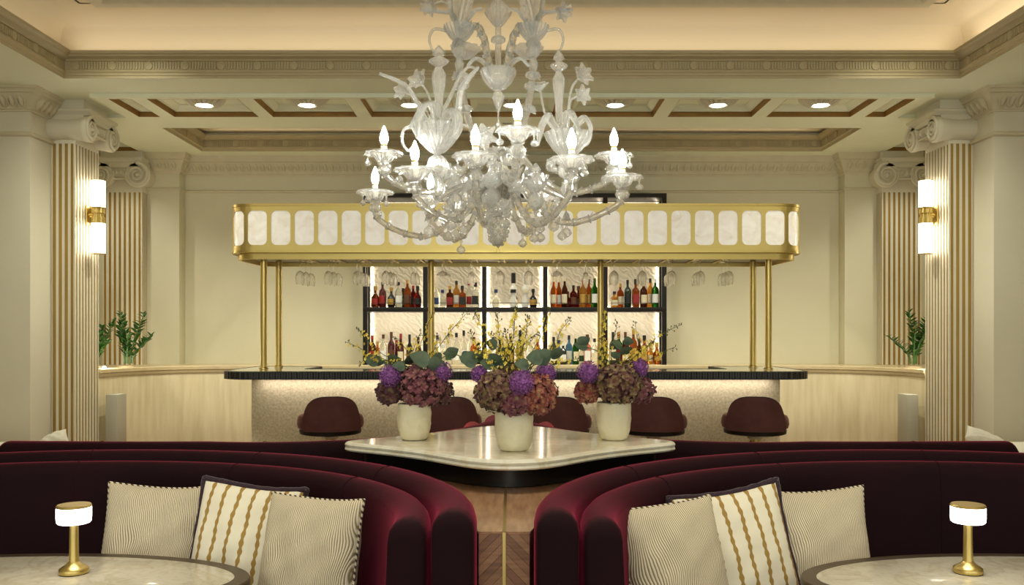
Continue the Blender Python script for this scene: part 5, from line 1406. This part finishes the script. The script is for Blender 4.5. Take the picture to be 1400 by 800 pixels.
def candle_arm(tx, ty, zc_, r0, z0, dipz, dipf, cup_r, bulb=True, seed=0, flat_cup=True):
    """an arm from the hub to a candle whose bulb centre is at (tx,ty,zc_) in world x,y"""
    g = random.Random(seed)
    v = Vector((tx-CH.x, ty-CH.y, 0)); Rr = v.length; d = v.normalized()
    e = bpy.data.objects.new('candle_arm', None); COL.objects.link(e); e.parent = ch
    zcup = zc_-.125
    path = spline([d*r0+Vector((0, 0, z0)), d*(r0+.05)+Vector((0, 0, z0+.035)), d*(Rr*dipf*.62)+Vector((0, 0, (z0+dipz)/2)), d*(Rr*dipf)+Vector((0, 0, dipz)), d*(Rr*(dipf+.22))+Vector((0, 0, dipz+.012)), d*(Rr*.97)+Vector((0, 0, (dipz+zcup)*.5+.005)), d*Rr+Vector((0, 0, zcup))], 7)
    part(rope(path, .0135, 7, 12, 3, .13), 'arm', GLASSR, e)
    m = MB()   # bead rings and small leaves along the arm
    for k in range(4, len(path)-3, 4):
        p = path[k]; t = (path[k+1]-path[k-1]).normalized(); s_ = t.cross(Vector((0, 0, 1))).normalized(); up = s_.cross(t)
        for sd in (-1, 1):
            q = p+s_*(sd*.012)
            m.add([q-t*.012, q+t*.004+s_*sd*.020+up*.008, q+t*.026+s_*sd*.026+up*.022, q+t*.016+s_*sd*.004+up*.010], [(0, 1, 2, 3)])
            m.add([q-t*.012-up*.003, q+t*.004+s_*sd*.020+up*.004, q+t*.026+s_*sd*.026+up*.018, q+t*.016+s_*sd*.004+up*.006], [(3, 2, 1, 0)])
        m.tube([p+(s_*math.cos(a)+up*math.sin(a))*.0165 for a in [2*PI*i/12 for i in range(12)]], .004, 5, True)
    part(m, 'arm_leaves', None, e)
    c = d*Rr
    T = Matrix.Translation((c.x, c.y, 0))
    part(MB().lathe([(.010, zcup-.045), (.024, zcup-.036), (.030, zcup-.022), (.022, zcup-.008), (.016, zcup-.004), (.026, zcup+.004), (.024, zcup+.012), (.0, zcup+.014)], 28, T, flute(8, .07)), 'socket_ball', None, e)
    ruf = lambda a, i: 1+(0, .03, .05, .06, .07, .07, .05, .03, 0)[min(i, 8)]*math.cos(12*a)
    k = cup_r
    part(MB().lathe([(.018, zcup+.008), (k*.42, zcup+.018), (k*.55, zcup+.040), (k*.72, zcup+.054), (k*.96, zcup+.056), (k*1.02, zcup+.044), (k*.95, zcup+.050), (k*.68, zcup+.048), (k*.48, zcup+.034), (k*.36, zcup+.018), (.0, zcup+.012)], 60, T, ruf), 'drip_cup', None, e)
    sl = part(MB().lathe([(0, zcup+.014), (.0135, zcup+.014), (.0135, zcup+.082), (.012, zcup+.084), (0, zcup+.084)], 18, T), 'candle_sleeve', CANDLE, e)
    part(MB().lathe([(0, zcup+.082), (.0125, zcup+.082), (.0125, zcup+.092), (0, zcup+.092)], 16, T), 'lamp_cap', BRASSV, e)
    part(MB().lathe([(0, zc_-.034), (.011, zc_-.033), (.0165, zc_-.018), (.018, zc_-.004), (.015, zc_+.012), (.008, zc_+.03), (.003, zc_+.043), (0, zc_+.047)], 20, T), 'candle_bulb', BULB, e)
    for q in range(3):
        a = math.atan2(d.y, d.x)+R(-100+100*q)
        drop((c.x+k*.86*math.cos(a), c.y+k*.86*math.sin(a), zcup+.044), .85, e)
    if g.random() < .8:
        p = path[len(path)//2]; drop((p.x, p.y, p.z-.012), 1.1, e)
ARMS = [(-.139, 3.33, 2.195), (-.395, 3.57, 2.185), (-.644, 4.13, 2.185), (.469, 3.73, 2.185), (.229, 3.37, 2.19), (.150, 4.33, 2.19), (-.40, 4.32, 2.19)]
for k, (x, y, z) in enumerate(ARMS): candle_arm(x, y, z, .045, cz(262), cz(312)+(.02 if k % 2 else -.01), .52, .084, seed=k)
for k, (x, y, z) in enumerate([(.022, 3.37, 2.30), (-.554, 3.80, 2.30), (.446, 3.84, 2.30), (-.05, 4.36, 2.30)]): candle_arm(x, y, z, .04, cz(222), cz(262), .58, .080, seed=20+k)

def bouquet(px, py_rim, Y, rpx, spec, stem_to_, label_seed):
    """fluted bowl with leaves and flowers; spec holds pixel paths"""
    X = cxr(px, Y); y = Y-CH.y; z = cz(py_rim, Y); r = rpx*Y/1200
    T = Matrix.Translation((X, y, 0))
    e = bpy.data.objects.new('flower_bowl', None); COL.objects.link(e); e.parent = ch
    part(MB().lathe([(.008, z-r*1.15), (r*.3, z-r*1.05), (r*.62, z-r*.72), (r*.9, z-r*.3), (r*1.0, z), (r*.95, z), (r*.82, z-r*.3), (r*.5, z-r*.7), (0, z-r*.95)], 72, T, flute(18, .055)), 'bowl', None, e)
    part(MB().lathe([(.012, z-r*2.05), (r*.34, z-r*1.9), (r*.42, z-r*1.62), (r*.3, z-r*1.3), (.01, z-r*1.15)], 32, T, flute(10, .09)), 'bead_ball', None, e)
    part(MB().lathe([(.010, z-r*3.0), (r*.20, z-r*2.8), (r*.28, z-r*2.45), (r*.14, z-r*2.1), (.01, z-r*2.0)], 28, T, flute(8, .12)), 'bead_ball', None, e)
    base = Vector((X, y, z-r*.4))
    def P(pp, dy=0): return Vector((cxr(pp[0], Y+dy), Y+dy-CH.y, cz(pp[1], Y+dy)))
    for kind, pts, val, dy in spec:
        if kind == 'leaf':
            path = spline([base+Vector((0, 0, 0))]+[P(q, dy*(i+1)/len(pts)) for i, q in enumerate(pts)], 6)
            if len(path) > 3: leaf_blade(path, val*.72*Y/1200, 'leaf', e)
        elif kind == 'flower':
            path = spline([base]+[P(q, dy*(i+1)/len(pts)) for i, q in enumerate(pts)], 6)
            part(MB().tube(path, .0045, 8), 'flower_stem', None, e)
            d_ = path[-1]-path[-4]; flower(path[-1], d_+Vector((0, -.03, -.01)), val*1.15*Y/1200, e)
        elif kind == 'spire':
            x0_, yb, yt = pts; zz0, zz1 = cz(yb, Y+dy), cz(yt, Y+dy); h = zz1-zz0; w_ = val*Y/1200
            T2 = Matrix.Translation((cxr(x0_, Y+dy), Y+dy-CH.y, zz0))
            part(MB().lathe([(.006, 0), (w_*.45, h*.08), (w_*.55, h*.25), (w_*.85, h*.48), (w_*.9, h*.6), (w_*.5, h*.68), (w_*.42, h*.70), (w_*1.25, h*.76), (w_*1.3, h*.79), (w_*.5, h*.83), (w_*.45, h*.845), (w_*.85, h*.87), (w_*.7, h*.92), (.003, h)], 32, T2, flute(8, .07)), 'spire', None, e)
        elif kind == 'scroll':
            path = spline([P(q, dy) for q in pts], 7); n = len(path)
            part(MB().tube(path, [val*Y/1200*(1-.5*i/n) for i in range(n)], 8), 'scroll', None, e)
    if stem_to_: 
        path = spline([Vector((X, y, z-r*2.9))]+[Vector(q) for q in stem_to_], 7)
        part(rope(path, .012, 6), 'bowl_arm', GLASSR, e)
# left and right lower bouquets
bouquet(598, 172, 3.62, 34, [
    ('leaf', [(580, 158), (556, 118), (518, 101)], 14, -.05), ('leaf', [(576, 158), (574, 150), (560, 176)], 26, -.06), ('leaf', [(622, 158), (630, 120), (655, 92)], 22, -.04), ('leaf', [(616, 150), (627, 160), (622, 190)], 30, -.1), ('leaf', [(596, 150), (590, 140), (574, 150), (570, 190)], 24, -.12),
    ('flower', [(592, 150), (584, 126), (572, 110)], 13, .04), ('flower', [(582, 150), (566, 134), (550, 124)], 11, .02), ('flower', [(628, 170), (646, 178), (660, 186)], 15, -.05),
    ('spire', (600, 160, 62), 10, 0), ('scroll', [(566, 172), (552, 178), (550, 194), (558, 206), (564, 200)], 2.6, 0), ('scroll', [(602, 160), (618, 128), (626, 110), (640, 92), (654, 96)], 3.2, .06)],
    [(-.10, -.05, cz(250)), (-.03, -.02, cz(256))], 1)
bouquet(776, 182, 3.70, 31, [
    ('spire', (764, 168, 68), 8.5, 0), ('flower', [(776, 160), (782, 120), (796, 103)], 13, 0), ('flower', [(778, 160), (780, 138), (795, 130)], 11, -.03),
    ('leaf', [(790, 166), (800, 160), (808, 176), (800, 196)], 16, -.03), ('leaf', [(756, 166), (748, 156), (738, 176), (736, 200)], 26, -.08), ('leaf', [(770, 165), (780, 152), (792, 178)], 22, -.1),
    ('scroll', [(792, 170), (802, 164), (808, 180), (804, 196), (795, 200), (794, 194)], 2.4, .02), ('flower', [(752, 170), (744, 152), (738, 118)], 10, .05)],
    [(.10, -.05, cz(250)), (.03, -.02, cz(256))], 2)
# upper bowls with their plumes, hung on arched arms
for sx, px in ((-1, 628), (1, 729)):
    def q(p): return (628+(p[0]-628) if sx < 0 else 729-(p[0]-628), p[1])
    sp = [('leaf', [q((620, 20)), q((600, 16)), q((574, 14))], 9, 0), ('leaf', [q((618, 20)), q((612, -8)), q((588, -20))], 22, 0), ('leaf', [q((634, 20)), q((640, -14)), q((632, -44))], 24, -.05), ('leaf', [q((626, 20)), q((622, -20)), q((610, -50))], 20, .05),
          ('scroll', [q((610, 42)), q((594, 40)), q((587, 52)), q((590, 66)), q((597, 74))], 2.4, 0), ('leaf', [q((644, 22)), q((650, 14)), q((660, 13))], 9, 0)]
    sp += [('flower', [q((614, 10)), q((604, 2)), q((588, 8))], 11, .0)] if sx < 0 else [('flower', [q((618, 24)), q((600, 14)), q((588, 16))], 11, 0), ('flower', [q((616, 10)), q((606, -12)), q((584, -20))], 11, .02)]
    bouquet(px, 36, 3.80, 21, sp, None, 3)
    X = cxr(px, 3.8)
    # arched twisted arm from the central bowl to the upper bowl, tube down to the hub
    path = spline([(sx*.03, 0, cz(100)), (sx*.045, -.01, cz(78)), (sx*.065, -.01, cz(52)), (sx*.10, -.005, cz(36)), (X, -.02, cz(46))], 7)
    part(rope(path, .016, 6, 12, 3, .16), 'arch_arm', GLASSR)
    for k in range(3, len(path)-2, 4): flower(path[k]+Vector((sx*.006, -.012, 0)), (sx*.6, -.5, .5), .020)
    path = spline([(X, -.02, cz(54)), (X*.99, -.02, cz(90)), (X*.93, -.02, cz(125)), (X*.74, -.02, cz(170)), (X*.35, -.01, cz(212)), (sx*.02, 0, cz(225))], 7)
    part(rope(path, .0155, 3, 12, 4, .05), 'tube_arm', GLASSR)
    for py in (64, 104, 122, 150):
        i = min(range(len(path)), key=lambda j: abs(path[j].z-cz(py)))
        p = path[i]; part(MB().lathe([(.012, -.016), (.026, -.008), (.030, 0), (.026, .008), (.012, .016)], 24, Matrix.Translation(p), flute(7, .14)), 'ring')
        flower(p+Vector((sx*.015, -.022, -.01)), (sx*.7, -.6, .35), .024)
    # outward curved leaf from the central bowl
    leaf_blade(spline([(sx*.03, 0, cz(104)), (sx*.06, -.03, cz(88)), (sx*.10, -.04, cz(84)), (sx*.13, -.05, cz(96))], 6), .026)
    part(MB().lathe([(.004, cz(72)), (.03, cz(68)), (.058, cz(60)), (.064, cz(54)), (.05, cz(54)), (0, cz(56))], 36, Matrix.Translation((X+sx*(-.02), .10, 0)), flute(9, .08)), 'bowl')
# flowers, leaves and balls filling the middle of the chandelier
g = random.Random(11)
for k in range(9):
    a = 2*PI*k/9+.2; r_ = .13+.06*(k % 3); z = cz(236+10*(k % 4))
    p = Vector((r_*math.cos(a), r_*math.sin(a), z)); flower(p, (math.cos(a), math.sin(a), .5), .034+.008*(k % 2))
for k in range(8):
    a = 2*PI*k/8+.05; z0_ = cz(270)
    P = [Vector((r_*math.cos(a), r_*math.sin(a), z)) for r_, z in ((.04, z0_), (.10, z0_+.05), (.18, z0_+.045), (.22, z0_-.02 if k % 2 else z0_+.10))]
    leaf_blade(spline(P, 6), .040)
for k in range(6):
    a = 2*PI*k/6+.4; r_ = .20; T = Matrix.Translation((r_*math.cos(a), r_*math.sin(a), 0)); zz = cz(262)
    part(MB().lathe([(.004, zz-.10), (.022, zz-.088), (.034, zz-.06), (.026, zz-.03), (.014, zz-.02), (.036, zz-.005), (.040, zz+.012), (.022, zz+.04), (.01, zz+.06), (.02, zz+.075), (.004, zz+.10)], 28, T, flute(8, .08)), 'baluster')
    drop((r_*math.cos(a), r_*math.sin(a), zz-.1), 1.2)
for k in range(8):
    a = 2*PI*k/8+.1; r_ = .30; drop((r_*math.cos(a), r_*math.sin(a), cz(300)), 1.25)
    flower((r_*math.cos(a), r_*math.sin(a), cz(296)), (math.cos(a), math.sin(a), .4), .030)
